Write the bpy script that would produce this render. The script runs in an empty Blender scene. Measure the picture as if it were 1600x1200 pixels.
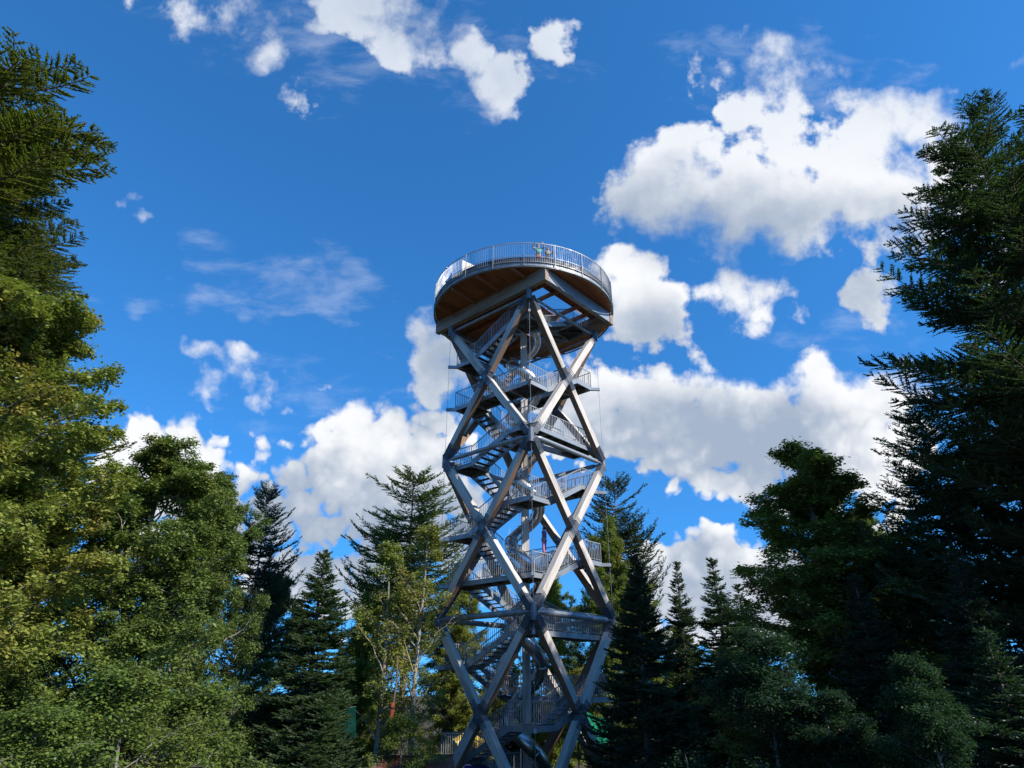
import bpy, bmesh, math, random
import numpy as np
from mathutils import Vector, Matrix

# ------------------------------------------------------------------ scene, camera, sky, sun
S = bpy.context.scene
COL = S.collection
R = math.radians
EYE_Z = 6.02                       # the viewer stands on a rise, six metres above the tower's foot
F_PX = 1000.0                      # focal length in pixels of the 1600 px wide photograph
PITCH = 0.44075

cam = bpy.data.cameras.new('camera')
cam.sensor_fit = 'HORIZONTAL'
cam.sensor_width = 36.0
cam.lens = 36.0 * F_PX / 1600.0
cam.clip_start = 0.1
cam.clip_end = 6000
camo = bpy.data.objects.new('camera', cam)
COL.objects.link(camo)
camo.location = (0, 0, EYE_Z)
camo.rotation_euler = (R(90) + PITCH, 0, 0)
S.camera = camo

SUN_AZ, SUN_EL = R(121), R(38)      # azimuth clockwise from the viewing direction (+Y)
SUN_DIR = Vector((math.sin(SUN_AZ) * math.cos(SUN_EL), math.cos(SUN_AZ) * math.cos(SUN_EL), math.sin(SUN_EL)))
sun = bpy.data.lights.new('sun', 'SUN')
sun.energy = 5.0
sun.angle = R(0.55)
sun.color = (1.0, 0.93, 0.82)
suno = bpy.data.objects.new('sun', sun)
COL.objects.link(suno)
suno.rotation_euler = SUN_DIR.to_track_quat('Z', 'Y').to_euler()
suno.location = SUN_DIR * 200

S.view_settings.view_transform = 'Standard'
S.view_settings.look = 'None'
S.view_settings.exposure = 0.6
S.view_settings.gamma = 1.0
S.cycles.max_bounces = 6
S.cycles.diffuse_bounces = 3
S.cycles.glossy_bounces = 3
S.cycles.transmission_bounces = 3
S.cycles.transparent_max_bounces = 4
S.cycles.sample_clamp_indirect = 6.0


class NT:
    """Small helper to write node trees briefly."""
    def __init__(self, tree):
        self.t = tree

    def n(self, kind, **kw):
        nd = self.t.nodes.new(kind)
        for k, v in kw.items():
            setattr(nd, k, v)
        return nd

    def put(self, sock, v):
        if isinstance(v, bpy.types.NodeSocket):
            self.t.links.new(v, sock)
        elif v is not None:
            sock.default_value = v

    def m(self, op, a, b=None, c=None, clamp=False):
        nd = self.n('ShaderNodeMath', operation=op, use_clamp=clamp)
        for i, v in enumerate((a, b, c)):
            if v is not None:
                self.put(nd.inputs[i], v)
        return nd.outputs[0]

    def v(self, op, a, b=None, c=None, scale=None):
        nd = self.n('ShaderNodeVectorMath', operation=op)
        for i, x in enumerate((a, b, c)):
            if x is not None:
                self.put(nd.inputs[i], x)
        if scale is not None:
            self.put(nd.inputs['Scale'], scale)
        return nd.outputs['Value'] if op in ('DOT_PRODUCT', 'LENGTH', 'DISTANCE') else nd.outputs['Vector']

    def noise(self, vec, scale, detail=4, rough=0.5, lac=2.0, dim='3D', dist=0.0, color=False):
        nd = self.n('ShaderNodeTexNoise', noise_dimensions=dim)
        if vec is not None:
            self.put(nd.inputs['Vector'], vec)
        nd.inputs['Scale'].default_value = scale
        nd.inputs['Detail'].default_value = detail
        nd.inputs['Roughness'].default_value = rough
        nd.inputs['Lacunarity'].default_value = lac
        nd.inputs['Distortion'].default_value = dist
        return nd.outputs['Color' if color else 'Fac']

    def ramp(self, x, lo, hi, a=0.0, b=1.0, smooth=True):
        nd = self.n('ShaderNodeMapRange', interpolation_type='SMOOTHSTEP' if smooth else 'LINEAR')
        self.put(nd.inputs[0], x)
        for i, q in zip((1, 2, 3, 4), (lo, hi, a, b)):
            self.put(nd.inputs[i], q)
        return nd.outputs[0]

    def mix(self, f, a, b, blend='MIX'):
        nd = self.n('ShaderNodeMix', data_type='RGBA', blend_type=blend)
        nd.clamp_factor = True
        self.put(nd.inputs[0], f)
        self.put(nd.inputs[6], (*a, 1.0) if isinstance(a, tuple) and len(a) == 3 else a)
        self.put(nd.inputs[7], (*b, 1.0) if isinstance(b, tuple) and len(b) == 3 else b)
        return nd.outputs[2]


# cumulus: where each cloud hangs in the sky (direction in thousandths of a radian-like unit around the view axis,
# written as photo pixels), half sizes, tilt in degrees, weight
CUMULUS = [
    (570, 8, 190, 66, 14, 1.6), (640, 58, 88, 58, 28, 1.7), (470, 22, 130, 50, 0, .85), (418, 78, 52, 28, -12, .65), (345, 18, 75, 36, 10, .4),
    (745, 84, 30, 42, -20, 1.3), (784, 124, 42, 54, -30, 1.6), (868, 56, 34, 24, -25, .38), (472, 160, 24, 36, -15, .8), (238, 14, 28, 20, 0, .12),
    (1180, 310, 266, 94, -2, 2.2), (1035, 292, 124, 80, -28, 2.1), (1340, 285, 155, 92, 0, 2.2), (1385, 188, 112, 60, 0, 1.7),
    (1205, 190, 62, 100, 18, 1.35), (1185, 95, 60, 46, -10, 1.2), (1265, 97, 60, 32, 10, .55), (1090, 108, 26, 38, 10, .42),
    (1120, 380, 80, 36, 15, .55), (1425, 360, 80, 64, 0, 1.7), (1366, 446, 66, 46, -32, 1.1), (1500, 300, 130, 120, 0, 1.0),
    (985, 425, 62, 54, 0, 1.9), (1005, 488, 74, 62, 20, 2.0), (1160, 492, 52, 36, 10, .5), (1212, 470, 54, 30, 15, .62), (1150, 450, 34, 24, 0, .55), (1080, 536, 40, 28, 0, .5),
    (1020, 650, 150, 84, 0, 2.0), (1160, 672, 190, 84, 0, 2.4), (1310, 650, 150, 90, -8, 1.9), (1110, 715, 165, 74, 12, 1.2), (1250, 735, 140, 80, 0, 1.1),
    (920, 640, 100, 90, 0, 1.8), (690, 560, 58, 62, 0, 1.8), (1370, 710, 100, 110, 0, 1.1),
    (1090, 884, 132, 64, 3, 2.2), (1130, 930, 160, 104, 0, 2.2), (1020, 925, 90, 90, 0, 1.1), (1600, 124, 40, 22, 0, .8),
    (258, 742, 128, 106, 0, 2.2), (335, 785, 110, 90, 20, 1.8), (205, 730, 66, 72, 0, 1.8), (410, 805, 130, 92, 0, 1.15), (475, 775, 90, 66, 0, .75),
    (600, 748, 150, 126, 0, 2.3), (548, 720, 90, 82, 0, 1.8), (655, 712, 88, 84, 0, 1.4), (560, 855, 170, 115, 0, .95), (690, 820, 110, 120, 0, 1.1), (480, 890, 140, 84, 0, .9),
    (312, 553, 32, 18, 20, .7), (318, 606, 34, 25, 22, .75), (396, 572, 38, 15, 25, .4), (405, 600, 36, 11, 25, .22), (414, 640, 50, 11, 5, .26),
    (428, 688, 30, 19, -5, .9), (194, 328, 24, 16, -22, .75), (221, 352, 16, 11, 20, .35), (455, 598, 26, 13, 0, .5), (498, 600, 18, 12, 0, .5),
]
WISPS = [
    (480, 452, 130, 52, 12, 1.0), (385, 465, 170, 30, 4, .9), (560, 425, 90, 30, 38, .9), (215, 462, 100, 20, -4, .8), (330, 400, 70, 32, 40, .5),
    (480, 610, 140, 70, 0, .4), (560, 60, 330, 110, 10, .7), (1230, 120, 200, 90, 10, .6), (1330, 520, 130, 46, -10, .5),
]
# the thick undersides, which the sun above and to the right does not reach
BASES = [
    (1150, 350, 230, 75, 4, .9), (960, 335, 90, 50, 0, .5), (1090, 690, 220, 70, 8, 1.15), (1230, 700, 110, 70, 0, .9), (1340, 420, 110, 80, 0, .8), (690, 590, 60, 70, 0, 1.0),
    (620, 862, 170, 104, 0, 1.15), (530, 850, 130, 90, 0, 1.0), (415, 800, 70, 60, 0, .9), (480, 780, 70, 50, 0, .6), (690, 860, 120, 120, 0, .9),
    (1120, 930, 140, 50, 0, .4), (1000, 520, 60, 30, 0, .3), (600, 30, 200, 60, 12, .3),
]


def build_sky():
    w = bpy.data.worlds.new('World')
    S.world = w
    w.use_nodes = True
    t = w.node_tree
    t.nodes.clear()
    N = NT(t)

    def blob_group(name, blobs):
        """Union of tilted elliptical places, three of them per vector operation."""
        g = bpy.data.node_groups.new(name, 'ShaderNodeTree')
        g.interface.new_socket('P', in_out='INPUT', socket_type='NodeSocketVector')
        g.interface.new_socket('M', in_out='OUTPUT', socket_type='NodeSocketFloat')
        G = NT(g)
        gi, go = G.n('NodeGroupInput'), G.n('NodeGroupOutput')
        sp = G.n('ShaderNodeSeparateXYZ')
        g.links.new(gi.outputs[0], sp.inputs[0])
        acc = None
        blobs = sorted(blobs, key=lambda q: abs(q[4]))
        while len(blobs) % 3:
            blobs.append(blobs[-1])
        for i in range(0, len(blobs), 3):
            A, B, C, E, F_, H, W = [], [], [], [], [], [], []
            for (x, y, a, b, rot, wgt) in blobs[i:i + 3]:
                c, sn = math.cos(R(rot)), math.sin(R(rot))
                px, py = (x - 800) / 1000, (600 - y) / 1000
                ka, kb = 1000 / a, 1000 / b
                A.append(c * ka); B.append(-sn * ka); C.append((-px * c + py * sn) * ka)
                E.append(sn * kb); F_.append(c * kb); H.append((-px * sn - py * c) * kb)
                W.append(wgt)
            u, v_ = sp.outputs[0], sp.outputs[1]
            if acc is not None and i % 6 == 0:       # read in turn: keeps the shader's memory small
                u = G.v('MULTIPLY_ADD', acc, (1e-9,) * 3, u)
                v_ = G.v('MULTIPLY_ADD', acc, (1e-9,) * 3, v_)
            if any(q[4] for q in blobs[i:i + 3]):
                dx = G.v('MULTIPLY_ADD', u, tuple(A), G.v('MULTIPLY_ADD', v_, tuple(B), tuple(C)))
                dy = G.v('MULTIPLY_ADD', v_, tuple(F_), G.v('MULTIPLY_ADD', u, tuple(E), tuple(H)))
            else:
                dx = G.v('MULTIPLY_ADD', u, tuple(A), tuple(C))
                dy = G.v('MULTIPLY_ADD', v_, tuple(F_), tuple(H))
            d2 = G.v('MULTIPLY_ADD', dy, dy, G.v('MULTIPLY', dx, dx))
            k = G.v('MULTIPLY_ADD', d2, tuple(-q for q in W), tuple(W))
            acc = k if acc is None else G.v('MAXIMUM', acc, k)
        so = G.n('ShaderNodeSeparateXYZ')
        g.links.new(acc, so.inputs[0])
        g.links.new(G.m('SMOOTH_MAX', G.m('SMOOTH_MAX', so.outputs[0], so.outputs[1], .3), so.outputs[2], .3), go.inputs[0])
        return g

    gm = blob_group('cumulus_places', CUMULUS)
    gs = blob_group('shaded_bases', BASES)
    gw = blob_group('wisp_places', WISPS)

    def place(g, p):
        nd = N.n('ShaderNodeGroup')
        nd.node_tree = g
        t.links.new(p, nd.inputs[0])
        return nd.outputs[0]

    tc = N.n('ShaderNodeTexCoord')
    D = tc.outputs['Generated']
    fwd = (0.0, math.cos(PITCH), math.sin(PITCH))
    upv = (0.0, -math.sin(PITCH), math.cos(PITCH))
    df = N.v('DOT_PRODUCT', D, fwd)
    dfc = N.m('MAXIMUM', df, 0.12)
    U = N.m('DIVIDE', N.v('DOT_PRODUCT', D, (1, 0, 0)), dfc)
    V = N.m('DIVIDE', N.v('DOT_PRODUCT', D, upv), dfc)
    cx = N.n('ShaderNodeCombineXYZ')
    t.links.new(U, cx.inputs[0]); t.links.new(V, cx.inputs[1])
    P = cx.outputs[0]

    # ragged outlines: the places are read through two turbulences
    w1 = N.noise(P, 7.0, 2, .55, dim='2D', color=True)
    w1 = N.v('SUBTRACT', w1, (.5, .5, .5))
    w2 = N.noise(P, 26.0, 2, .6, dim='2D', color=True)
    w2 = N.v('SUBTRACT', w2, (.5, .5, .5))
    Pw = N.v('ADD', P, N.v('SCALE', w1, scale=.075))
    Pw = N.v('ADD', Pw, N.v('SCALE', w2, scale=.026))
    M = place(gm, Pw)
    MS = place(gs, N.v('ADD', P, N.v('SCALE', w1, scale=.06)))
    fb = N.noise(P, 11.0, 8, .57, dim='2D')
    vo = N.n('ShaderNodeTexVoronoi', voronoi_dimensions='2D', feature='F1')
    t.links.new(N.v('ADD', P, N.v('SCALE', w2, scale=.03)), vo.inputs['Vector'])
    vo.inputs['Scale'].default_value = 24
    vo.inputs['Detail'].default_value = 1.0
    vo.inputs['Roughness'].default_value = .6
    bil = N.m('SUBTRACT', .5, vo.outputs['Distance'])
    # billows low in the sky, torn fractus higher up
    low = N.ramp(V, .02, -.08)
    puff = N.m('MULTIPLY', bil, N.m('MULTIPLY_ADD', low, 1.35, .25))
    torn = N.m('MULTIPLY', N.m('SUBTRACT', fb, .5), N.m('MULTIPLY_ADD', low, -4.0, 6.0))
    dens = N.m('ADD', N.m('ADD', M, N.m('MULTIPLY_ADD', low, .10, .12)), N.m('ADD', puff, torn))
    soft = N.m('MULTIPLY_ADD', low, -1.05, 1.55)
    vary = N.noise(P, 3.1, 2, .5, dim='2D')             # crisp here, feathered there
    soft = N.m('MULTIPLY', soft, N.ramp(vary, .36, .64, .55, 1.6))
    a_c = N.ramp(dens, .0, soft)
    # wisps
    wn = N.noise(N.v('MULTIPLY', P, (1.0, 2.6, 1)), 9.0, 6, .62, dim='2D', dist=.2)
    Wm = N.m('ADD', place(gw, Pw), N.m('MULTIPLY', N.m('SUBTRACT', wn, .5), 3.4))
    a_w = N.m('MULTIPLY', N.ramp(Wm, .1, 1.8), .26)
    alpha = N.m('MAXIMUM', a_c, a_w)

    # how much cloud lies between a puff and the sun
    lump = N.noise(N.v('ADD', Pw, (.31, .17, 0)), 7.0, 4, .5, dim='2D')
    lump2 = N.noise(N.v('ADD', P, (.010, .020, 0)), 11.0, 5, .57, dim='2D')
    depth = N.m('MULTIPLY_ADD', N.m('MAXIMUM', MS, -1.2), 1.0, N.m('MULTIPLY', N.m('SUBTRACT', lump, .5), 2.6))
    depth = N.m('ADD', depth, N.m('MULTIPLY', N.m('SUBTRACT', lump2, fb), 1.5))
    depth = N.m('SUBTRACT', depth, N.m('MULTIPLY', bil, N.m('MULTIPLY', low, 1.1)))
    depth = N.m('ADD', depth, N.m('MULTIPLY', dens, .12))
    sh = N.ramp(depth, -1.3, 1.5)
    lit = (.92, .935, .96)
    grey = (.36, .44, .57)
    ccol = N.mix(sh, lit, grey)
    ccol = N.mix(N.m('MULTIPLY', N.ramp(V, .25, .5), .5), ccol, (.62, .70, .84))
    ccol = N.mix(N.m('GREATER_THAN', a_w, a_c), ccol, (.80, .86, .95))

    sky = N.n('ShaderNodeTexSky', sky_type='NISHITA')
    t.links.new(N.v('NORMALIZE', N.v('MULTIPLY_ADD', D, (1, 1, .86), (0, 0, .17))), sky.inputs[0])
    sky.sun_disc = False
    sky.sun_elevation = SUN_EL
    sky.sun_rotation = SUN_AZ
    sky.altitude = 900
    sky.air_density = 1.0
    sky.dust_density = .15
    sky.ozone_density = 2.0
    skyc = N.v('MULTIPLY', sky.outputs[0], SKY_TINT)

    # the sky outside the photograph's view: loose broken cloud of the same kind
    sx = N.n('ShaderNodeSeparateXYZ')
    t.links.new(D, sx.inputs[0])
    zz = N.m('MAXIMUM', sx.outputs[2], .06)
    cc = N.n('ShaderNodeCombineXYZ')
    t.links.new(N.m('DIVIDE', sx.outputs[0], zz), cc.inputs[0]); t.links.new(N.m('DIVIDE', sx.outputs[1], zz), cc.inputs[1])
    far = N.noise(cc.outputs[0], 1.1, 4, .6, dim='2D')
    a_far = N.m('MULTIPLY', N.ramp(far, .54, .68), N.ramp(df, .45, .3))
    inside = N.ramp(df, .3, .45)
    alpha = N.m('ADD', N.m('MULTIPLY', alpha, inside), N.m('MULTIPLY', a_far, .8), clamp=True)
    k = .70 / SKY_STRENGTH
    ccol = N.v('SCALE', ccol, scale=k)
    col = N.mix(alpha, skyc, ccol)
    bg = N.n('ShaderNodeBackground')
    t.links.new(col, bg.inputs['Color'])
    bg.inputs['Strength'].default_value = SKY_STRENGTH
    out = N.n('ShaderNodeOutputWorld')
    t.links.new(bg.outputs[0], out.inputs[0])
    w.cycles.sampling_method = 'MANUAL'
    w.cycles.sample_map_resolution = 512


SKY_STRENGTH = 0.10
SKY_TINT = (0.35, 1.10, 1.66)
build_sky()

# ------------------------------------------------------------------ helpers
def tag(o, label=None, cat=None, group=None, kind=None):
    if label:
        o['label'] = label
    if cat:
        o['category'] = cat
    if group:
        o['group'] = group
    if kind:
        o['kind'] = kind
    return o


def empty(name, loc=(0, 0, 0), rz=0.0, parent=None):
    o = bpy.data.objects.new(name, None)
    o.empty_display_size = 0.5
    COL.objects.link(o)
    o.location = loc
    o.rotation_euler = (0, 0, rz)
    if parent:
        o.parent = parent
    return o


class MB:
    """Collects vertices and faces; build() links them as one mesh object."""
    def __init__(self):
        self.v, self.f, self.mi = [], [], []
        self.mat = 0

    def add(self, vs, fs):
        b = len(self.v)
        self.v.extend([tuple(p) for p in vs])
        self.f.extend([tuple(i + b for i in q) for q in fs])
        self.mi.extend([self.mat] * len(fs))

    def bar(self, p0, p1, w, d, up=(0, 0, 1)):
        """Box from p0 to p1, w wide across, d deep along `up`."""
        p0, p1 = Vector(p0), Vector(p1)
        z = (p1 - p0).normalized()
        u = Vector(up)
        x = z.cross(u)
        if x.length < 1e-5:
            x = z.cross(Vector((1, 0, 0)))
        x.normalize()
        y = x.cross(z).normalized()
        x *= w / 2
        y *= d / 2
        vs = [p + a * x + b * y for p in (p0, p1) for a, b in ((-1, -1), (1, -1), (1, 1), (-1, 1))]
        self.add(vs, [(3, 2, 1, 0), (4, 5, 6, 7), (0, 1, 5, 4), (1, 2, 6, 5), (2, 3, 7, 6), (3, 0, 4, 7)])

    def box(self, lo, hi):
        x0, y0, z0 = lo
        x1, y1, z1 = hi
        vs = [(x0, y0, z0), (x1, y0, z0), (x1, y1, z0), (x0, y1, z0), (x0, y0, z1), (x1, y0, z1), (x1, y1, z1), (x0, y1, z1)]
        self.add(vs, [(3, 2, 1, 0), (4, 5, 6, 7), (0, 1, 5, 4), (1, 2, 6, 5), (2, 3, 7, 6), (3, 0, 4, 7)])

    def tube(self, pts, rad, n=8, cap=True):
        pts = [Vector(p) for p in pts]
        if not hasattr(rad, '__len__'):
            rad = [rad] * len(pts)
        rings = []
        x = None
        for i, p in enumerate(pts):
            t = (pts[min(i + 1, len(pts) - 1)] - pts[max(i - 1, 0)]).normalized()
            if x is None:
                x = t.cross(Vector((0, 0, 1)))
                if x.length < 1e-4:
                    x = Vector((1, 0, 0))
            x = (x - t * x.dot(t)).normalized()
            y = t.cross(x)
            rings.append([p + rad[i] * (math.cos(2 * math.pi * k / n) * x + math.sin(2 * math.pi * k / n) * y) for k in range(n)])
        fs = []
        for i in range(len(pts) - 1):
            for k in range(n):
                fs.append((i * n + k, i * n + (k + 1) % n, (i + 1) * n + (k + 1) % n, (i + 1) * n + k))
        if cap:
            fs.append(tuple(range(n - 1, -1, -1)))
            fs.append(tuple((len(pts) - 1) * n + k for k in range(n)))
        self.add([q for r in rings for q in r], fs)

    def prism(self, poly, z0, z1):
        n = len(poly)
        vs = [(x, y, z0) for x, y in poly] + [(x, y, z1) for x, y in poly]
        self.add(vs, [tuple(range(n - 1, -1, -1)), tuple(range(n, 2 * n))] + [(i, (i + 1) % n, n + (i + 1) % n, n + i) for i in range(n)])

    def build(self, name, mats, parent=None, smooth=False, matrix=None):
        me = bpy.data.meshes.new(name)
        me.from_pydata(self.v, [], self.f)
        if not isinstance(mats, (list, tuple)):
            mats = [mats]
        for m in mats:
            me.materials.append(m)
        if len(mats) > 1:
            me.polygons.foreach_set('material_index', self.mi)
        if smooth:
            me.polygons.foreach_set('use_smooth', [True] * len(me.polygons))
        me.update()
        o = bpy.data.objects.new(name, me)
        COL.objects.link(o)
        if parent:
            o.parent = parent
        if matrix is not None:
            o.matrix_local = matrix
        return o


def np_mesh(name, verts, quads, mats, smooth=False):
    """Mesh data from numpy arrays (n,3) and (m,4)."""
    me = bpy.data.meshes.new(name)
    nv, nf = len(verts), len(quads)
    me.vertices.add(nv)
    me.vertices.foreach_set('co', np.ascontiguousarray(verts, dtype=np.float32).ravel())
    me.loops.add(nf * 4)
    me.loops.foreach_set('vertex_index', np.ascontiguousarray(quads, dtype=np.int32).ravel())
    me.polygons.add(nf)
    me.polygons.foreach_set('loop_start', np.arange(0, nf * 4, 4, dtype=np.int32))
    me.polygons.foreach_set('loop_total', np.full(nf, 4, dtype=np.int32))
    if smooth:
        me.polygons.foreach_set('use_smooth', np.ones(nf, dtype=bool))
    for m in mats:
        me.materials.append(m)
    me.update(calc_edges=True)
    return me


def link(name, data, parent=None):
    o = bpy.data.objects.new(name, data)
    COL.objects.link(o)
    if parent:
        o.parent = parent
    return o


# ------------------------------------------------------------------ materials
def material(name):
    m = bpy.data.materials.new(name)
    m.use_nodes = True
    m.node_tree.nodes.clear()
    return m, NT(m.node_tree)


def finish(m, N, col, rough=.6, metal=0.0, bump=None, bump_d=.01, spec=.5):
    b = N.n('ShaderNodeBsdfPrincipled')
    N.put(b.inputs['Base Color'], (*col, 1) if isinstance(col, tuple) and len(col) == 3 else col)
    N.put(b.inputs['Roughness'], rough)
    N.put(b.inputs['Metallic'], metal)
    N.put(b.inputs['Specular IOR Level'], spec)
    if bump is not None:
        bp = N.n('ShaderNodeBump')
        bp.inputs['Distance'].default_value = bump_d
        bp.inputs['Strength'].default_value = .6
        N.put(bp.inputs['Height'], bump)
        m.node_tree.links.new(bp.outputs[0], b.inputs['Normal'])
    o = N.n('ShaderNodeOutputMaterial')
    m.node_tree.links.new(b.outputs[0], o.inputs[0])
    return m


def wood_material(name, a, b, dark, axis=2, fine=1.0):
    """Sawn larch: long grain along one local axis, lamella joints, streaks and knots."""
    m, N = material(name)
    tc = N.n('ShaderNodeTexCoord')
    oi = N.n('ShaderNodeObjectInfo')
    sc = [16.0 * fine] * 3
    sc[axis] = .7
    p = N.v('ADD', N.v('MULTIPLY', tc.outputs['Object'], tuple(sc)), N.v('SCALE', (13.0, 7.0, 31.0), scale=oi.outputs['Random']))
    g = N.noise(p, 1.0, 5, .6)
    sc2 = [2.2] * 3
    sc2[axis] = .35
    p2 = N.v('ADD', N.v('MULTIPLY', tc.outputs['Object'], tuple(sc2)), N.v('SCALE', (31.0, 11.0, 5.0), scale=oi.outputs['Random']))
    s = N.noise(p2, 1.0, 4, .6)
    c = N.mix(N.ramp(g, .3, .7), a, b)
    c = N.mix(N.m('MULTIPLY', N.ramp(s, .46, .72), .72), c, dark)
    kn = N.n('ShaderNodeTexVoronoi', feature='F1')
    N.put(kn.inputs['Vector'], N.v('MULTIPLY', tc.outputs['Object'], tuple(2.1 if i != axis else 1.2 for i in range(3))))
    c = N.mix(N.m('MULTIPLY', N.ramp(kn.outputs['Distance'], .09, .04), .7), c, dark)
    return finish(m, N, c, .82, 0, g, .012, .25)


def steel_material(name, a, b, rough=.5, metal=.55, scale=2.0):
    m, N = material(name)
    tc = N.n('ShaderNodeTexCoord')
    n1 = N.noise(tc.outputs['Object'], scale, 5, .62)
    vo = N.n('ShaderNodeTexVoronoi', feature='F1')
    N.put(vo.inputs['Vector'], tc.outputs['Object'])
    vo.inputs['Scale'].default_value = 28
    c = N.mix(N.ramp(n1, .35, .68), a, b)
    c = N.mix(.16, c, vo.outputs['Color'], 'SOFT_LIGHT')
    return finish(m, N, c, N.ramp(n1, .3, .7, rough - .08, rough + .12), metal)


def plain_material(name, col, rough=.6, metal=0.0, vary=.25, scale=3.0):
    m, N = material(name)
    tc = N.n('ShaderNodeTexCoord')
    n1 = N.noise(tc.outputs['Object'], scale, 5, .6)
    d = tuple(q * (1 - vary) for q in col)
    return finish(m, N, N.mix(N.ramp(n1, .3, .7), d, col), rough, metal)


M = {}
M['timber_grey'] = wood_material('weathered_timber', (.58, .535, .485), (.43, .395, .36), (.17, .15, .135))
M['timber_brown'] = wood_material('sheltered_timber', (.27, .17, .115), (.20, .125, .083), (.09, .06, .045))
M['deck_wood'] = wood_material('deck_boards', (.40, .155, .075), (.29, .115, .06), (.10, .05, .032), axis=0)
M['frame_wood'] = wood_material('platform_timber', (.34, .255, .195), (.26, .19, .145), (.13, .09, .065))
M['steel'] = steel_material('galvanised_steel', (.30, .325, .35), (.21, .235, .26))
M['rim_steel'] = steel_material('rim_steel', (.46, .48, .50), (.36, .385, .41))
M['joint'] = steel_material('joint_steel', (.17, .185, .21), (.11, .12, .14), .5, .5)
M['steel_dark'] = steel_material('dull_steel', (.075, .08, .09), (.045, .05, .058), .55, .4)
M['rail'] = steel_material('railing_steel', (.33, .345, .36), (.24, .255, .275), .5, .35)
M['stainless'] = steel_material('stainless_tube', (.66, .655, .64), (.52, .52, .52), .28, 1.0, 1.2)
M['panel'] = plain_material('pale_panel', (.70, .64, .55), .6, 0, .15)

# ------------------------------------------------------------------ the observation tower
TX, TY = 0.796, 38.74
ROT = R(3.12)
HS = 3.5355                         # half the side of the square through the corner nodes
ZA, ZC, ZD, ZE = 28.19, 18.79, 9.40, 0.0
tower = empty('observation_tower', (TX, TY, 0), R(45) + ROT)
tag(tower, 'tall timber lattice lookout tower with spiral slide, zigzag stairs and round viewing deck', 'tower')
CORNER = {'N': (-1, -1), 'R': (1, -1), 'F': (1, 1), 'L': (-1, 1)}   # near, right, far, left


def cpt(k, z, h=HS):
    a, b = CORNER[k]
    return Vector((a * h, b * h, z))


def part_beam(name, p0, p1, w, d, outward, mats, parent=tower):
    """A squared timber with its own axes: local Z along the grain, local Y outward."""
    p0, p1 = Vector(p0), Vector(p1)
    z = (p1 - p0).normalized()
    y = Vector(outward)
    y = (y - z * y.dot(z)).normalized()
    x = y.cross(z).normalized()
    L = (p1 - p0).length
    mat = Matrix((x, y, z)).transposed().to_4x4()
    mat.translation = p0
    bm = bmesh.new()
    bmesh.ops.create_cube(bm, size=1)
    for v in bm.verts:
        v.co.x *= w
        v.co.y *= d
        v.co.z = (v.co.z + .5) * L
    bmesh.ops.bevel(bm, geom=list(bm.edges), offset=.012, segments=1, affect='EDGES')
    me = bpy.data.meshes.new(name)
    bm.to_mesh(me)
    bm.free()
    for m_ in mats:
        me.materials.append(m_)
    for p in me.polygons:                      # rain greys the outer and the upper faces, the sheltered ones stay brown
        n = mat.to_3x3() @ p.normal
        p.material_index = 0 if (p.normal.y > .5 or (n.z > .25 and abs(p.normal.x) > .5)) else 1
    o = bpy.data.objects.new(name, me)
    COL.objects.link(o)
    o.parent = parent
    o.matrix_local = mat
    return o


FACES = [('L', 'N', (-1, 0, 0)), ('N', 'R', (0, -1, 0)), ('R', 'F', (1, 0, 0)), ('F', 'L', (0, 1, 0))]
BW, BD = .43, .38
for (ka, kb, outw) in FACES:
    for (z1, z0) in ((ZA, ZC), (ZC, ZD), (ZD, ZE)):
        a1, b1, a0, b0 = cpt(ka, z1), cpt(kb, z1), cpt(ka, z0), cpt(kb, z0)
        mid = (a1 + b0) / 2
        o_ = Vector(outw)
        for (p, foot) in ((a1, False), (b1, False), (a0, True), (b0, True)):
            d = (mid - p).normalized()
            q0 = p + d * (.95 if not (foot and z0 == ZE) else .25)
            q1 = mid - d * .46
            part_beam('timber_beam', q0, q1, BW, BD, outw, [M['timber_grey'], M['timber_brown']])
        # slotted steel joint where the two timbers cross
        mb = MB()
        for p in (a1, b1, a0, b0):
            d = (mid - p).normalized()
            side = d.cross(o_).normalized()
            mb.bar(mid - d * .62, mid - d * .05, .30, .36, o_)
            for k in (-1.45, -.5, .5, 1.45):
                mb.bar(mid - d * .78 + side * k * .115 + o_ * .012, mid - d * .02 + side * k * .115 + o_ * .012, .035, .44, o_)
        mb.bar(mid - o_ * .225, mid + o_ * .225, .34, .34, (0, 0, 1))
        mb.build('crossing_joint', M['joint'], tower)

for k in 'NRFL':
    for z in (ZA, ZC, ZD, ZE):
        c = cpt(k, z)
        mb = MB()
        for (ka, kb, outw) in FACES:
            if k not in (ka, kb):
                continue
            other = kb if k == ka else ka
            o_ = Vector(outw)
            for dz in ((-1, 1) if z not in (ZA, ZE) else ((-1,) if z == ZA else (1,))):
                tgt = (cpt(other, z + dz * 9.397) + c) / 2
                d = (tgt - c).normalized()
                side = d.cross(o_).normalized()
                mb.bar(c + d * .18, c + d * .98, .30, .33, o_)
                for q in (-1.45, -.5, .5, 1.45):
                    mb.bar(c + d * .22 + side * q * .115 + o_ * .012, c + d * 1.18 + side * q * .115 + o_ * .012, .035, .43, o_)
        a, b = CORNER[k]
        mb.tube([c - Vector((0, 0, .42)), c + Vector((0, 0, .42))], .19, 10)
        mb.build('corner_node', M['joint'], tower)

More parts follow.
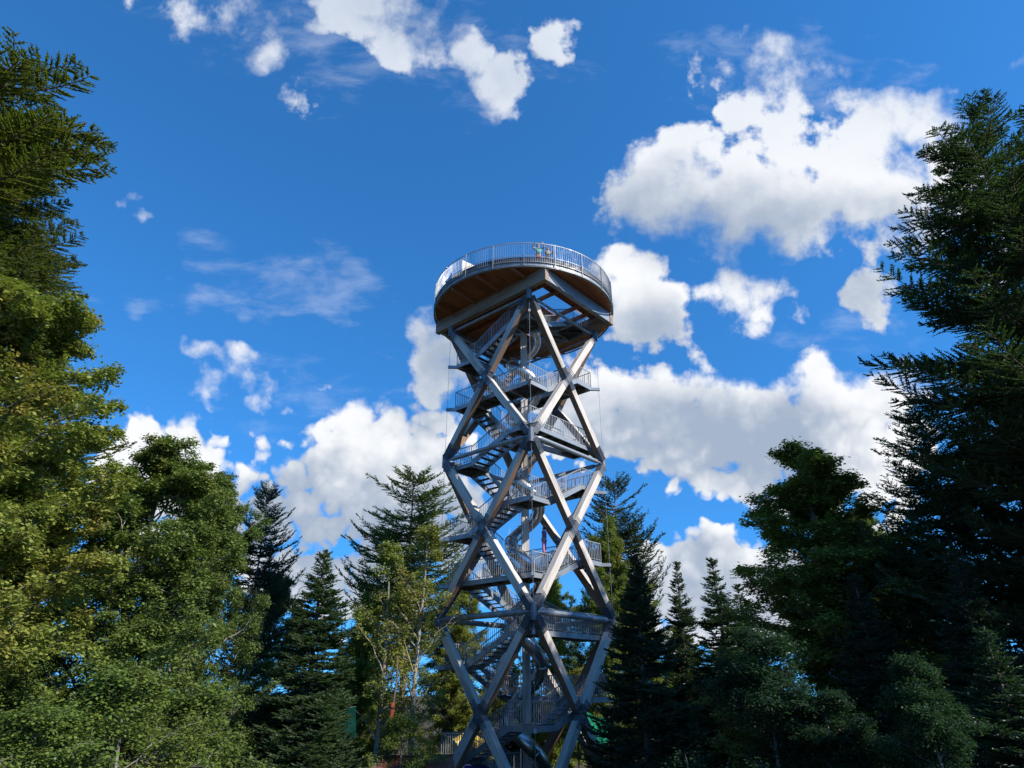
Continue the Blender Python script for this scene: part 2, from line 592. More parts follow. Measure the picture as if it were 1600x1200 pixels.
# horizontal tie tubes round the two waists and under the platform
for z, rad in ((ZC, .13), (ZD, .16), (ZA - .12, .085)):
    for (ka, kb, outw) in FACES:
        a, b = cpt(ka, z), cpt(kb, z)
        d = (b - a).normalized()
        mb = MB()
        mb.tube([a + d * .2, a + d * .55], rad * .55, 10)
        mb.tube([a + d * .55, a + d * .75, b - d * .75, b - d * .55], [rad * .6, rad, rad, rad * .6], 12)
        mb.tube([b - d * .55, b - d * .2], rad * .55, 10)
        mb.build('tie_tube', M['steel'], tower, smooth=False)

# hanging rods at the four corners
for k in 'NRFL':
    mb = MB()
    mb.tube([cpt(k, ZA - .4, HS + .02), cpt(k, .3, HS + .02)], .010, 6)
    mb.build('hanging_rod', M['steel'], tower)

# middle post
part_beam('middle_post', (0, 0, 0), (0, 0, 29.4), .44, .44, (-1, -1, 0), [M['timber_grey'], M['frame_wood']])

# ---- stairs and landings
O0, I0, LI = 3.22, 1.95, 1.55        # outer line, inner line, landing's inner edge
E_ = EYE_Z
PATH = [('F', 29.72), ('R', 28.30), ('N', 20.8 + E_), ('L', 19.3 + E_), ('F', 17.9 + E_), ('R', 17.9 + E_), ('N', 16.2 + E_), ('L', 16.2 + E_), ('F', 14.9 + E_),
        ('R', 13.45 + E_), ('N', 13.45 + E_), ('L', 12.1 + E_), ('F', 10.8 + E_), ('R', 10.8 + E_), ('N', 9.2 + E_), ('L', 7.8 + E_), ('F', 6.4 + E_), ('R', 6.4 + E_),
        ('N', 5.1 + E_), ('L', 5.1 + E_), ('F', 3.7 + E_), ('R', 2.3 + E_), ('N', 2.3 + E_), ('L', .8 + E_), ('F', -.8 + E_), ('R', -.8 + E_),
        ('N', -2.0 + E_), ('L', -3.6 + E_), ('F', -4.85 + E_)]
PATH = [(k, z) for k, z in PATH]


def railing(mb, p0, p1, h=1.08, step=.15, posts=True):
    """Upright flats between two rails, following the slope from p0 to p1 (points on the walking surface's edge)."""
    p0, p1 = Vector(p0), Vector(p1)
    d = p1 - p0
    L = d.length
    up = Vector((0, 0, 1))
    mb.bar(p0 + up * h, p1 + up * h, .042, .042)
    mb.bar(p0 + up * .10, p1 + up * .10, .03, .022)
    n = max(1, int(L / step))
    for i in range(1, n):
        q = p0 + d * (i / n)
        mb.bar(q + up * .10, q + up * (h - .02), .012, .03, d)
    m = max(1, round(L / 1.6))
    for i in range(m + 1):
        q = p0 + d * (i / m)
        mb.bar(q - up * .16, q + up * h, .018, .055, d)


def edge_dir(ka, kb):
    a, b = Vector((*CORNER[ka], 0)), Vector((*CORNER[kb], 0))
    return (b - a) / 2


CYC = 'NLFR'
for i, (k, z) in enumerate(PATH):
    if i == 0:
        continue
    a, b = CORNER[k]
    prev = PATH[i - 1][0]
    nxt = PATH[i + 1][0] if i + 1 < len(PATH) else None
    land = MB()
    land.mat = 0
    lo = (min(a * LI, a * O0), min(b * LI, b * O0))
    hi = (max(a * LI, a * O0), max(b * LI, b * O0))
    # grating
    land.mat = 1
    land.box((lo[0] + .05, lo[1] + .05, z + .20), (hi[0] - .05, hi[1] - .05, z + .245))
    land.mat = 0
    th = .07
    land.box((lo[0], lo[1], z), (hi[0], lo[1] + th, z + .26))
    land.box((lo[0], hi[1] - th, z), (hi[0], hi[1], z + .26))
    land.box((lo[0], lo[1] + th + .002, z), (lo[0] + th, hi[1] - th - .002, z + .26))
    land.box((hi[0] - th, lo[1] + th + .002, z), (hi[0], hi[1] - th - .002, z + .26))
    # arms reaching out to the hanging rod, and a brace below the grating
    land.bar(Vector((a * (O0 - .3), b * (O0 - .3), z + .10)), Vector((a * (HS + .07), b * (HS + .07), z + .10)), .15, .19)
    land.mat = 1
    land.bar((a * (LI + .1), b * (LI + .1), z + .12), (a * (O0 - .32), b * (O0 - .32), z + .12), .08, .13)
    land.bar((a * (LI + .1), b * (O0 - .1), z + .10), (a * (O0 - .1), b * (LI + .1), z + .10), .05, .09)
    lo_ = land.build('landing', [M['steel'], M['steel_dark']], tower)
    rl = MB()
    rl_pts = []
    zt = z + .26
    dxp, dyp = (prev is not None and CORNER[prev][0] != a), (prev is not None and CORNER[prev][1] != b)
    dxn, dyn = (nxt is not None and CORNER[nxt][0] != a), (nxt is not None and CORNER[nxt][1] != b)
    e = O0 - .03
    railing(rl, (a * e, b * LI, zt), (a * e, b * e, zt))
    railing(rl, (a * LI, b * e, zt), (a * e, b * e, zt))
    if not (dxp or dxn):
        railing(rl, (a * (LI + .03), b * (LI + .03), zt), (a * (LI + .03), b * e, zt))
    if not (dyp or dyn):
        railing(rl, (a * (LI + .03), b * (LI + .03), zt), (a * e, b * (LI + .03), zt))
    rl.build('railing', M['rail'], lo_)

for i in range(len(PATH) - 1):
    (ka, za), (kb, zb) = PATH[i], PATH[i + 1]
    A, B = Vector((*CORNER[ka], 0)), Vector((*CORNER[kb], 0))
    d = (B - A).normalized()
    perp = (A + B) / 2                      # unit vector toward the outside of this side
    p0, p1 = d * -LI, d * LI
    level = abs(za - zb) < .05
    fl = MB()
    rl = MB()
    up = Vector((0, 0, 1))
    for off in (O0 - .035, I0 + .035):
        s0 = p0 + perp * off + up * (za + .13)
        s1 = p1 + perp * off + up * (zb + .13)
        fl.mat = 0
        fl.bar(s0 + d * .003, s1 - d * .003, .07, .26 if level else .30)
        railing(rl, p0 + perp * off + up * (za + .26), p1 + perp * off + up * (zb + .26), h=1.08 if level else 1.0)
    fl.mat = 1
    wid = O0 - I0 - .15
    midp = perp * (O0 + I0) / 2
    if level:
        fl.bar(p0 + d * .004 + midp + up * (za + .222), p1 - d * .004 + midp + up * (zb + .222), wid, .045)
        for q in (-.8, 0, .8):
            fl.bar(d * q + perp * (I0 + .075) + up * (za + .12), d * q + perp * (O0 - .075) + up * (za + .12), .06, .12)
        nm = 'gangway'
    else:
        n = max(2, round(abs(za - zb) / .185))
        for j in range(n):
            t = (j + .5) / n
            c = p0.lerp(p1, t) + midp + up * (za + (zb - za) * t + .17)
            fl.bar(c - perp * (wid / 2), c + perp * (wid / 2), .27, .035)
        nm = 'stair_flight'
    fo = fl.build(nm, [M['steel'], M['steel_dark']], tower)
    rl.build('railing', M['rail'], fo)

# ---- the round platform
PZ = 23.45 + E_                              # underside of the deck's steel rim
PR = 6.15
mbx, mby = HS, 4.97                          # main timbers lie over the node lines, end timbers join their tips
fz0, fz1 = ZA + .32, PZ - .02
zm = (fz0 + fz1) / 2
half = math.sqrt(PR ** 2 - HS ** 2) - .03
for sx in (-1, 1):
    part_beam('platform_timber', (sx * HS, -half, zm), (sx * HS, half, zm), fz1 - fz0, .34, (sx, 0, 0), [M['frame_wood'], M['frame_wood']])
for sy in (-1, 1):
    part_beam('platform_timber', (-HS + .18, sy * (half - .2), zm + .03), (HS - .18, sy * (half - .2), zm + .03), fz1 - fz0 - .12, .30, (0, sy, 0), [M['steel'], M['steel']])
for sx in (-1.2, 1.2, -2.4, 2.4):
    mb = MB()
    mb.bar((sx, -half + .36, PZ - .16), (sx, half - .36, PZ - .16), .16, .26)
    mb.build('joist', M['deck_wood'], tower)
for sgn in (-1, 1):
    for yy in (-3.4, -1.2, 1.0, 3.2):
        xo = math.sqrt(max(.1, PR ** 2 - yy ** 2)) - .12
        if xo > HS + .4:
            mb = MB()
            mb.bar((sgn * (HS + .19), yy, PZ - .13), (sgn * xo, yy, PZ - .13), .14, .22)
            mb.build('joist', M['deck_wood'], tower)

# deck boards, open where the stairs come up (over the near-right and right-far sides) and where the slide starts
mb = MB()
w = .19
y = -PR + .12
HOLES = [(-2.4, 3.3, -3.32, -1.88), (1.9, 3.32, -1.88, 1.3)]
while y < PR - .12:
    yc = y + w / 2
    x = math.sqrt(max(0.0, (PR - .035) ** 2 - max(abs(y), abs(y + w)) ** 2))
    spans = [(-x, x)]
    for (x0, x1, y0, y1) in HOLES:
        if y0 < yc < y1:
            nsp = []
            for (s0, s1) in spans:
                if s0 < x0:
                    nsp.append((s0, min(s1, x0)))
                if s1 > x1:
                    nsp.append((max(s0, x1), s1))
            spans = nsp
    for (s0, s1) in spans:
        if s1 - s0 > .05:
            mb.box((s0, y, PZ), (s1, y + w - .012, PZ + .06))
    y += w
mb.build('platform_deck', M['deck_wood'], tower)
mb = MB()
vs = []
for i in range(120):
    a = 2 * math.pi * i / 120
    for r_, z_ in ((PR - .45, PZ + .064), (PR - .025, PZ + .064), (PR - .025, PZ + .074), (PR - .45, PZ + .074)):
        vs.append((r_ * math.cos(a), r_ * math.sin(a), z_))
mb.add(vs, [(i * 4 + k, (i + 1) % 120 * 4 + k, (i + 1) % 120 * 4 + (k + 1) % 4, i * 4 + (k + 1) % 4) for i in range(120) for k in range(4)])
mb.build('leak_cover', M['steel_dark'], tower)  # ring added to stop sunlight leaking past the stepped board ends

NSEG = 120
rim = MB()
def ring(mb, r0, r1, z0, z1, n=NSEG):
    vs = []
    for i in range(n):
        a = 2 * math.pi * i / n
        c, s_ = math.cos(a), math.sin(a)
        vs += [(r0 * c, r0 * s_, z0), (r1 * c, r1 * s_, z0), (r1 * c, r1 * s_, z1), (r0 * c, r0 * s_, z1)]
    fs = []
    for i in range(n):
        j = (i + 1) % n
        for k in range(4):
            fs.append((i * 4 + k, j * 4 + k, j * 4 + (k + 1) % 4, i * 4 + (k + 1) % 4))
    mb.add(vs, fs)
ring(rim, PR - .02, PR + .05, PZ + .0, PZ + .18)
ring(rim, PR - .03, PR + .13, PZ + .225, PZ + .255)
ring(rim, PR - .03, PR + .12, PZ - .125, PZ - .103)
rim.build('platform_rim', M['steel'], tower)
rr = MB()
ZR0, ZR1 = PZ + .26, PZ + 1.68
ring(rr, PR + .07, PR + .11, ZR1 - .04, ZR1)
ring(rr, PR + .075, PR + .10, ZR0 + .40, ZR0 + .425)
n = 270
for i in range(n):
    a = 2 * math.pi * i / n
    c, s_ = math.cos(a), math.sin(a)
    rr.bar(((PR + .09) * c, (PR + .09) * s_, PZ + .10), ((PR + .09) * c, (PR + .09) * s_, ZR1 - .02), .011, .028, (c, s_, 0))
for i in range(20):
    a = 2 * math.pi * (i + .3) / 20
    c, s_ = math.cos(a), math.sin(a)
    rr.bar(((PR + .13) * c, (PR + .13) * s_, PZ - .08), ((PR + .13) * c, (PR + .13) * s_, ZR1 - .01), .03, .06, (c, s_, 0))
rr.build('platform_railing', M['rail'], tower)
kick = MB()
ring(kick, PR + .015, PR + .03, PZ + .26, PZ + .62)
kick.build('kick_plate', M['steel_dark'], tower)

# pale boards standing behind the railing
ROOT_INV = Matrix.Rotation(-(R(45) + ROT), 3, 'Z')
for (cx_, cy_, dx_, dy_, ln, h0, h1) in ((-3.35, -3.95, .78, .62, 1.75, .32, 1.62), (3.55, -4.0, .55, -.83, .9, .4, 1.3)):
    c_ = ROOT_INV @ Vector((cx_, cy_, 0))
    d_ = (ROOT_INV @ Vector((dx_, dy_, 0))).normalized()
    n_ = Vector((-d_.y, d_.x, 0))
    mb = MB()
    mb.bar(c_ - d_ * ln / 2 + Vector((0, 0, PZ + (h0 + h1) / 2)), c_ + d_ * ln / 2 + Vector((0, 0, PZ + (h0 + h1) / 2)), .04, h1 - h0)
    for q in (-.42, .42):
        mb.bar(c_ + d_ * ln * q + n_ * .06 + Vector((0, 0, PZ + .07)), c_ + d_ * ln * q + n_ * .06 + Vector((0, 0, PZ + h1)), .06, .06)
    mb.build('panel', M['panel'], tower)

# ---- the tube slide winding down round the post
mb = MB()
ribs = []
A0 = R(-90 - 45)                             # local angle that faces the viewer
turns = [(-2.15, 29.5), (-2.0, 28.6), (-1.0, 24.7), (0.0, 20.85), (1.0, 16.95), (2.0, 12.55), (3.0, 8.2), (4.0, 3.2), (4.35, 1.6), (4.45, 1.35)]
HR, TR = .87, .355
pts = []
for i in range(0, 1320):
    u = -2.15 + i * .005
    z = np.interp(u, [q[0] for q in turns], [q[1] for q in turns])
    zs = np.mean([np.interp(u + e2, [q[0] for q in turns], [q[1] for q in turns]) for e2 in (-.2, -.1, 0, .1, .2)])
    an = A0 + u * 2 * math.pi
    pts.append(Vector((HR * math.cos(an), HR * math.sin(an), zs)))
mb.tube(pts[::4], TR, 20)
for i in range(20, len(pts) - 20, 34):
    t = (pts[i + 3] - pts[i - 3]).normalized()
    ribs.append((pts[i] - t * .035, pts[i] + t * .035))
so = mb.build('slide_tube', M['stainless'], tower, smooth=True)
for (q0, q1) in ribs:
    mb = MB()
    mb.tube([q0, q1], TR + .045, 20)
    mb.build('flange', M['stainless'], so)
for i in range(60, len(pts), 100):
    mb = MB()
    p = pts[i]
    mb.tube([Vector((0, 0, p.z - .55)), Vector((p.x * .95, p.y * .95, p.z - TR + .02))], .045, 8)
    mb.build('slide_bracket', M['steel'], tower)

# ------------------------------------------------------------------ ground
def ground_z(x, y):
    t = np.clip((np.hypot(x * .6, y) - 4) / 20.0, 0, 1)
    t = t * t * (3 - 2 * t)
    far = np.clip((np.hypot(x, y) - 70) / 400.0, 0, 1)
    return 4.42 * (1 - t) + .18 * np.sin(x * .31 + 1.3) * np.cos(y * .27) * t - far * 14


def build_ground():
    n = 90
    g = np.sign(np.linspace(-1, 1, n)) * np.abs(np.linspace(-1, 1, n)) ** 2.6 * 1500
    X, Y = np.meshgrid(g, g)
    Y = Y + 30
    V = np.stack([X, Y, ground_z(X, Y)], -1).reshape(-1, 3)
    idx = np.arange(n * n).reshape(n, n)
    Q = np.stack([idx[:-1, :-1], idx[:-1, 1:], idx[1:, 1:], idx[1:, :-1]], -1).reshape(-1, 4)
    m, N = material('forest_floor')
    tc = N.n('ShaderNodeTexCoord')
    a = N.noise(tc.outputs['Object'], .35, 6, .6)
    b = N.noise(tc.outputs['Object'], 6.0, 5, .65)
    c = N.mix(N.ramp(a, .42, .6), (.055, .042, .028), (.04, .055, .018))
    c = N.mix(N.ramp(b, .45, .75), c, (.11, .075, .04))
    finish(m, N, c, .95, 0, b, .05, .2)
    o = link('ground', np_mesh('ground', V, Q, [m], True))
    tag(o, 'sloping brown forest floor', 'ground', kind='structure')


build_ground()


# ------------------------------------------------------------------ foliage materials
def leaf_material(name, c1, c2, patch, trans=.35, gloss=.06, patch_lo=.5, patch_hi=.7):
    m, N = material(name)
    ge = N.n('ShaderNodeNewGeometry')
    tc = N.n('ShaderNodeTexCoord')
    oi = N.n('ShaderNodeObjectInfo')
    c = N.mix(ge.outputs['Random Per Island'], c1, c2)
    pn = N.noise(N.v('ADD', tc.outputs['Object'], N.v('SCALE', (40.0, 23.0, 11.0), scale=oi.outputs['Random'])), .33, 3, .6)
    c = N.mix(N.ramp(pn, patch_lo, patch_hi), c, N.mix(ge.outputs['Random Per Island'], patch, tuple(q * .75 for q in patch)))
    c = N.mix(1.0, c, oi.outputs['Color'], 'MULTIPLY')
    df = N.n('ShaderNodeBsdfDiffuse')
    N.put(df.inputs[0], c)
    tr = N.n('ShaderNodeBsdfTranslucent')
    N.put(tr.inputs[0], N.mix(1.0, c, (1.05, 1.15, .55), 'MULTIPLY'))
    gl = N.n('ShaderNodeBsdfGlossy')
    gl.inputs['Roughness'].default_value = .6
    gl.inputs['Color'].default_value = (.9, .95, 1, 1)
    m1 = N.n('ShaderNodeMixShader')
    m1.inputs[0].default_value = trans
    m2 = N.n('ShaderNodeMixShader')
    fr = N.n('ShaderNodeFresnel')
    fr.inputs[0].default_value = 1.35
    m2f = N.m('ADD', N.m('MULTIPLY', fr.outputs[0], .14), gloss * .2)
    L = m.node_tree.links
    L.new(df.outputs[0], m1.inputs[1]); L.new(tr.outputs[0], m1.inputs[2])
    L.new(m2f, m2.inputs[0]); L.new(m1.outputs[0], m2.inputs[1]); L.new(gl.outputs[0], m2.inputs[2])
    o = N.n('ShaderNodeOutputMaterial')
    L.new(m2.outputs[0], o.inputs[0])
    return m


M['fir_needles'] = leaf_material('fir_needles', (.038, .070, .032), (.070, .108, .038), (.105, .110, .030), .5, .03, .55, .8)
M['spruce_needles'] = leaf_material('spruce_needles', (.034, .066, .038), (.058, .098, .046), (.064, .094, .034), .45, .03, .55, .8)
M['beech_leaves'] = leaf_material('beech_leaves', (.10, .16, .032), (.165, .215, .045), (.22, .205, .045), .38, .05, .54, .78)
M['autumn_leaves'] = leaf_material('turning_leaves', (.15, .205, .036), (.235, .25, .048), (.32, .235, .045), .38, .05, .50, .76)
M['shade_leaves'] = leaf_material('shade_leaves', (.050, .085, .038), (.082, .118, .050), (.095, .125, .036), .38, .0, .5, .75)


def bark_material(name, a, b):
    m, N = material(name)
    tc = N.n('ShaderNodeTexCoord')
    p = N.v('MULTIPLY', tc.outputs['Object'], (9, 9, 2.2))
    n1 = N.noise(p, 1.0, 5, .65)
    n2 = N.noise(tc.outputs['Object'], .8, 3, .5)
    c = N.mix(N.ramp(n1, .35, .7), a, b)
    c = N.mix(N.m('MULTIPLY', N.ramp(n2, .5, .7), .5), c, (.06, .075, .04))
    return finish(m, N, c, .9, 0, n1, .03, .2)


M['fir_bark'] = bark_material('fir_bark', (.085, .065, .052), (.17, .14, .12))
M['birch_bark'] = bark_material('birch_bark', (.20, .175, .14), (.36, .32, .26))
M['beech_bark'] = bark_material('beech_bark', (.13, .12, .105), (.23, .21, .185))


# ------------------------------------------------------------------ tree makers (numpy, one pass per branching order)
def unit(a):
    return a / np.maximum(np.linalg.norm(a, axis=-1, keepdims=True), 1e-9)


def tubes_np(P, rad, n=4):
    """P (b,k,3) polylines, rad (b,k) -> verts, quads."""
    b, k, _ = P.shape
    T = np.empty_like(P)
    T[:, 1:-1] = P[:, 2:] - P[:, :-2]
    T[:, 0] = P[:, 1] - P[:, 0]
    T[:, -1] = P[:, -1] - P[:, -2]
    T = unit(T)
    ref = np.where(np.abs(T[..., 2:3]) > .9, np.array([1., 0, 0]), np.array([0, 0, 1.]))
    X = unit(np.cross(T, ref))
    Y = np.cross(T, X)
    an = np.arange(n) * 2 * np.pi / n
    ring_ = P[:, :, None, :] + rad[:, :, None, None] * (np.cos(an)[None, None, :, None] * X[:, :, None, :] + np.sin(an)[None, None, :, None] * Y[:, :, None, :])
    V = ring_.reshape(-1, 3)
    idx = np.arange(b * k * n).reshape(b, k, n)
    nx = np.roll(idx, -1, axis=2)
    Q = np.stack([idx[:, :-1], nx[:, :-1], nx[:, 1:], idx[:, 1:]], -1).reshape(-1, 4)
    return V, Q


def join_np(parts):
    vs, qs, o = [], [], 0
    for v, q in parts:
        vs.append(v); qs.append(q + o); o += len(v)
    return np.concatenate(vs), np.concatenate(qs)


def kites(P, D, L, W, rng, crossed=True, nrm=None, mid=.45):
    """Pointed leaf quads: base P, direction D, length L, half width W."""
    n = len(P)
    D = unit(D)
    r = rng.normal(size=(n, 3)) if nrm is None else nrm
    A = unit(np.cross(D, r))
    out = []
    for ax in ([A, np.cross(D, A)] if crossed else [A]):
        v = np.empty((n, 4, 3))
        v[:, 0] = P
        v[:, 1] = P + D * (L * mid)[:, None] + ax * W[:, None]
        v[:, 2] = P + D * L[:, None]
        v[:, 3] = P + D * (L * mid)[:, None] - ax * W[:, None]
        out.append(v)
    V = np.concatenate(out, 0).reshape(-1, 3)
    return V, np.arange(len(V)).reshape(-1, 4)


def at_t(P, t):
    """Point and tangent on polylines P (b,k,3) at parameters t (b,m)."""
    k = P.shape[1]
    f = np.clip(t, 0, 1) * (k - 1)
    i = np.minimum(f.astype(int), k - 2)
    w = (f - i)[..., None]
    b = np.arange(len(P))[:, None]
    p0, p1 = P[b, i], P[b, i + 1]
    return p0 * (1 - w) + p1 * w, unit(p1 - p0)


def make_conifer(name, H, RAD, clear, nbr, prof, seed, el_top=45, el_low=-12, up=.22, sec_step=.30, shoot=.24, width=.032, density=1.0, needles='fir_needles', gap=.0, dead=0, trunk_r=None, whorl=.65, spread=.42, rag=(.70, 1.14), core=.045):
    rng = np.random.default_rng(seed)
    tr = trunk_r or H * .0125
    # whorls
    u = np.sort(rng.random(nbr)) ** .85                         # 0 top .. 1 crown base
    nw = max(6, int(nbr / 6))
    u = whorl * np.round(u * nw) / nw + (1 - whorl) * u
    u = np.clip(u, .004, 1)
    z0 = H * (1 - u * (1 - clear)) - .15
    az = rng.random(nbr) * 2 * np.pi
    Lr = RAD * np.interp(u, [q[0] for q in prof], [q[1] for q in prof])
    lobes = 1 + .16 * np.sin(az * 2 + seed + u * 5) + .10 * np.sin(az * 3 - u * 11 + seed)
    Lb = Lr * lobes * rng.uniform(*rag, nbr)
    Lb[rng.random(nbr) < gap] *= .35
    Lb = np.maximum(Lb, .25)
    el = R(el_top) * (1 - np.clip(u * 2.2, 0, 1)) + R(el_low) * np.clip(u * 2.2, 0, 1) + rng.normal(0, R(6), nbr)
    K = 9
    t = np.linspace(0, 1, K)
    hd = np.stack([np.cos(az), np.sin(az), 0 * az], -1)
    side = np.stack([-np.sin(az), np.cos(az), 0 * az], -1)
    bend = rng.normal(0, .09, nbr)
    P = np.zeros((nbr, K, 3))
    lean = np.stack([.012 * z0 * np.sin(z0 * .2 + seed), .012 * z0 * np.cos(z0 * .17 + seed)], -1)
    P[:, :, :2] = lean[:, None]
    P[:, :, 2] = z0[:, None]
    P += hd[:, None] * (Lb[:, None] * t * np.cos(el)[:, None])[..., None]
    P += side[:, None] * (Lb[:, None] * bend[:, None] * t ** 2)[..., None]
    sag = -.10 * np.clip(u * 1.5, 0, 1)
    P[:, :, 2] += Lb[:, None] * (t * np.sin(el)[:, None] + sag[:, None] * np.sin(np.pi * t) + up * np.clip(u * 1.6, 0.2, 1)[:, None] * t ** 3)
    P += rng.normal(0, .012, P.shape) * Lb[:, None, None] * t[None, :, None]
    rad = (.010 + .016 * Lb / max(RAD, 1) * 1.2)[:, None] * (1.05 - t) * (H / 25) * 1.5 + .004
    # secondaries in the flat of each branch
    ms = int(max(Lb) / sec_step * 2) + 2
    j = np.arange(ms)
    tt = (.12 + (j // 2 + 1) * sec_step / Lb[:, None] * .97) + rng.normal(0, .02, (nbr, ms))
    ok = (tt < 1.0) & (rng.random((nbr, ms)) < .93)
    sp, st = at_t(P, tt)
    sgn = np.where(j % 2 == 0, 1.0, -1.0)[None, :]
    l2 = (.12 + spread * Lb[:, None] * (1.02 - np.clip(tt, 0, 1)) ** .75 * np.clip(tt * 3.2, .25, 1)) * rng.uniform(.6, 1.2, (nbr, ms))
    l2 = np.minimum(l2, .30 * RAD + .35)
    sd = np.cross(st, np.array([0, 0, 1.0]))
    d2 = unit(st * .62 + unit(sd) * sgn[..., None] * .80 + rng.normal(0, .10, st.shape) + np.array([0, 0, .03]))
    sp, d2, l2, st2 = sp[ok], d2[ok], l2[ok], st[ok]
    ns = len(sp)
    K2 = 4
    t2 = np.linspace(0, 1, K2)
    P2 = sp[:, None] + d2[:, None] * (l2[:, None] * t2)[..., None]
    P2[:, :, 2] += (l2 * rng.uniform(-.16, .04, ns))[:, None] * t2 ** 1.5 + (l2 * .10)[:, None] * t2 ** 3
    # shoots along secondaries
    step = shoot * .52 / density
    m3 = int(max(l2) / step) + 2
    j = np.arange(m3)
    t3 = (j[None, :] + rng.random((ns, m3)) * .7) * step / l2[:, None]
    ok3 = t3 < 1.0
    p3, s3 = at_t(P2, t3)
    sg = np.where((j[None, :] + (np.arange(ns) % 2)[:, None]) % 2 == 0, 1.0, -1.0)
    sd3 = unit(np.cross(s3, np.array([0, 0, 1.0])))
    d3 = s3 * .72 + sd3 * sg[..., None] * .62 + rng.normal(0, .22, s3.shape) + np.array([0, 0, .10])
    l3 = shoot * (1.15 - .45 * np.clip(t3, 0, 1)) * rng.uniform(.65, 1.25, t3.shape)
    A = [p3[ok3], P2[:, -1] - d2 * .04]
    B = [d3[ok3], d2 + rng.normal(0, .12, d2.shape) + np.array([0, 0, .08])]
    C = [l3[ok3], np.full(ns, shoot * 1.15)]
    # shoots right on the branch, more at the tip, and the leader
    mb_ = int(max(Lb) / (shoot * .55)) + 1
    tb = rng.random((nbr, mb_)) ** .8
    okb = np.arange(mb_)[None, :] < (Lb / (shoot * .55))[:, None]
    okb &= tb > .12
    pb, sb = at_t(P, tb)
    A.append(pb[okb]); B.append((sb + rng.normal(0, .55, sb.shape))[okb]); C.append(np.full(okb.sum(), shoot) * rng.uniform(.7, 1.1, okb.sum()))
    nl = 46
    zl = H - rng.random(nl) ** 1.5 * .05 * H
    al = rng.random(nl) * 6.28
    A.append(np.stack([lean[0, 0] + 0 * zl, lean[0, 1] + 0 * zl, zl], -1)); B.append(np.stack([np.cos(al) * .6, np.sin(al) * .6, .8 + 0 * al], -1)); C.append(np.full(nl, shoot * 1.2))
    A, B, C = np.concatenate(A), np.concatenate(B), np.concatenate(C)
    W = C * 0 + width * rng.uniform(.75, 1.2, len(C))
    V, Q = kites(A, B, C, W, rng, True, None, .5)
    Wc = np.minimum(.020 + .10 * l2, core)                      # the needled axis of every spray
    q0 = P2[:, 0] + d2 * (l2 * .05)[:, None]
    V2_, Q2_ = kites(q0, P2[:, 2] - q0, np.linalg.norm(P2[:, 2] - q0, axis=1) * 1.12, Wc, rng, True, None, .6)
    V3_, Q3_ = kites(P2[:, 1], P2[:, 3] - P2[:, 1], np.linalg.norm(P2[:, 3] - P2[:, 1], axis=1) * 1.15, Wc * .9, rng, True, None, .5)
    V, Q = join_np([(V, Q), (V2_, Q2_), (V3_, Q3_)])
    crown = np_mesh('crown', V, Q, [M[needles]])
    zt = np.linspace(0, H - .1, 14)
    TP = np.stack([.012 * zt * np.sin(zt * .2 + seed), .012 * zt * np.cos(zt * .17 + seed), zt], -1)[None]
    TR_ = (tr * (1 - zt / H) ** .8 + .012)[None]
    TR_[0, 0] *= 1.35
    wood = [tubes_np(TP, TR_, 10), tubes_np(P, rad, 4), tubes_np(P2, np.full((ns, 1), .006) * (1.2 - t2)[None] * (H / 22) + .002, 3)]
    if dead:
        zd = rng.uniform(.05, clear + .25, dead) * H
        ad = rng.random(dead) * 6.28
        ld = rng.uniform(.12, .55, dead) * RAD
        Pd = np.zeros((dead, 5, 3))
        Pd[:, :, 2] = zd[:, None]
        td = np.linspace(0, 1, 5)
        Pd += np.stack([np.cos(ad), np.sin(ad), -.15 + 0 * ad], -1)[:, None] * (ld[:, None] * td)[..., None]
        Pd += rng.normal(0, .03, Pd.shape) * td[None, :, None] * 2
        wood.append(tubes_np(Pd, np.full((dead, 1), .03) * (1.1 - td)[None], 4))
    wv, wq = join_np(wood)
    trunk = np_mesh('trunk', wv, wq, [M['fir_bark']], True)
    return crown, trunk, H, len(C)


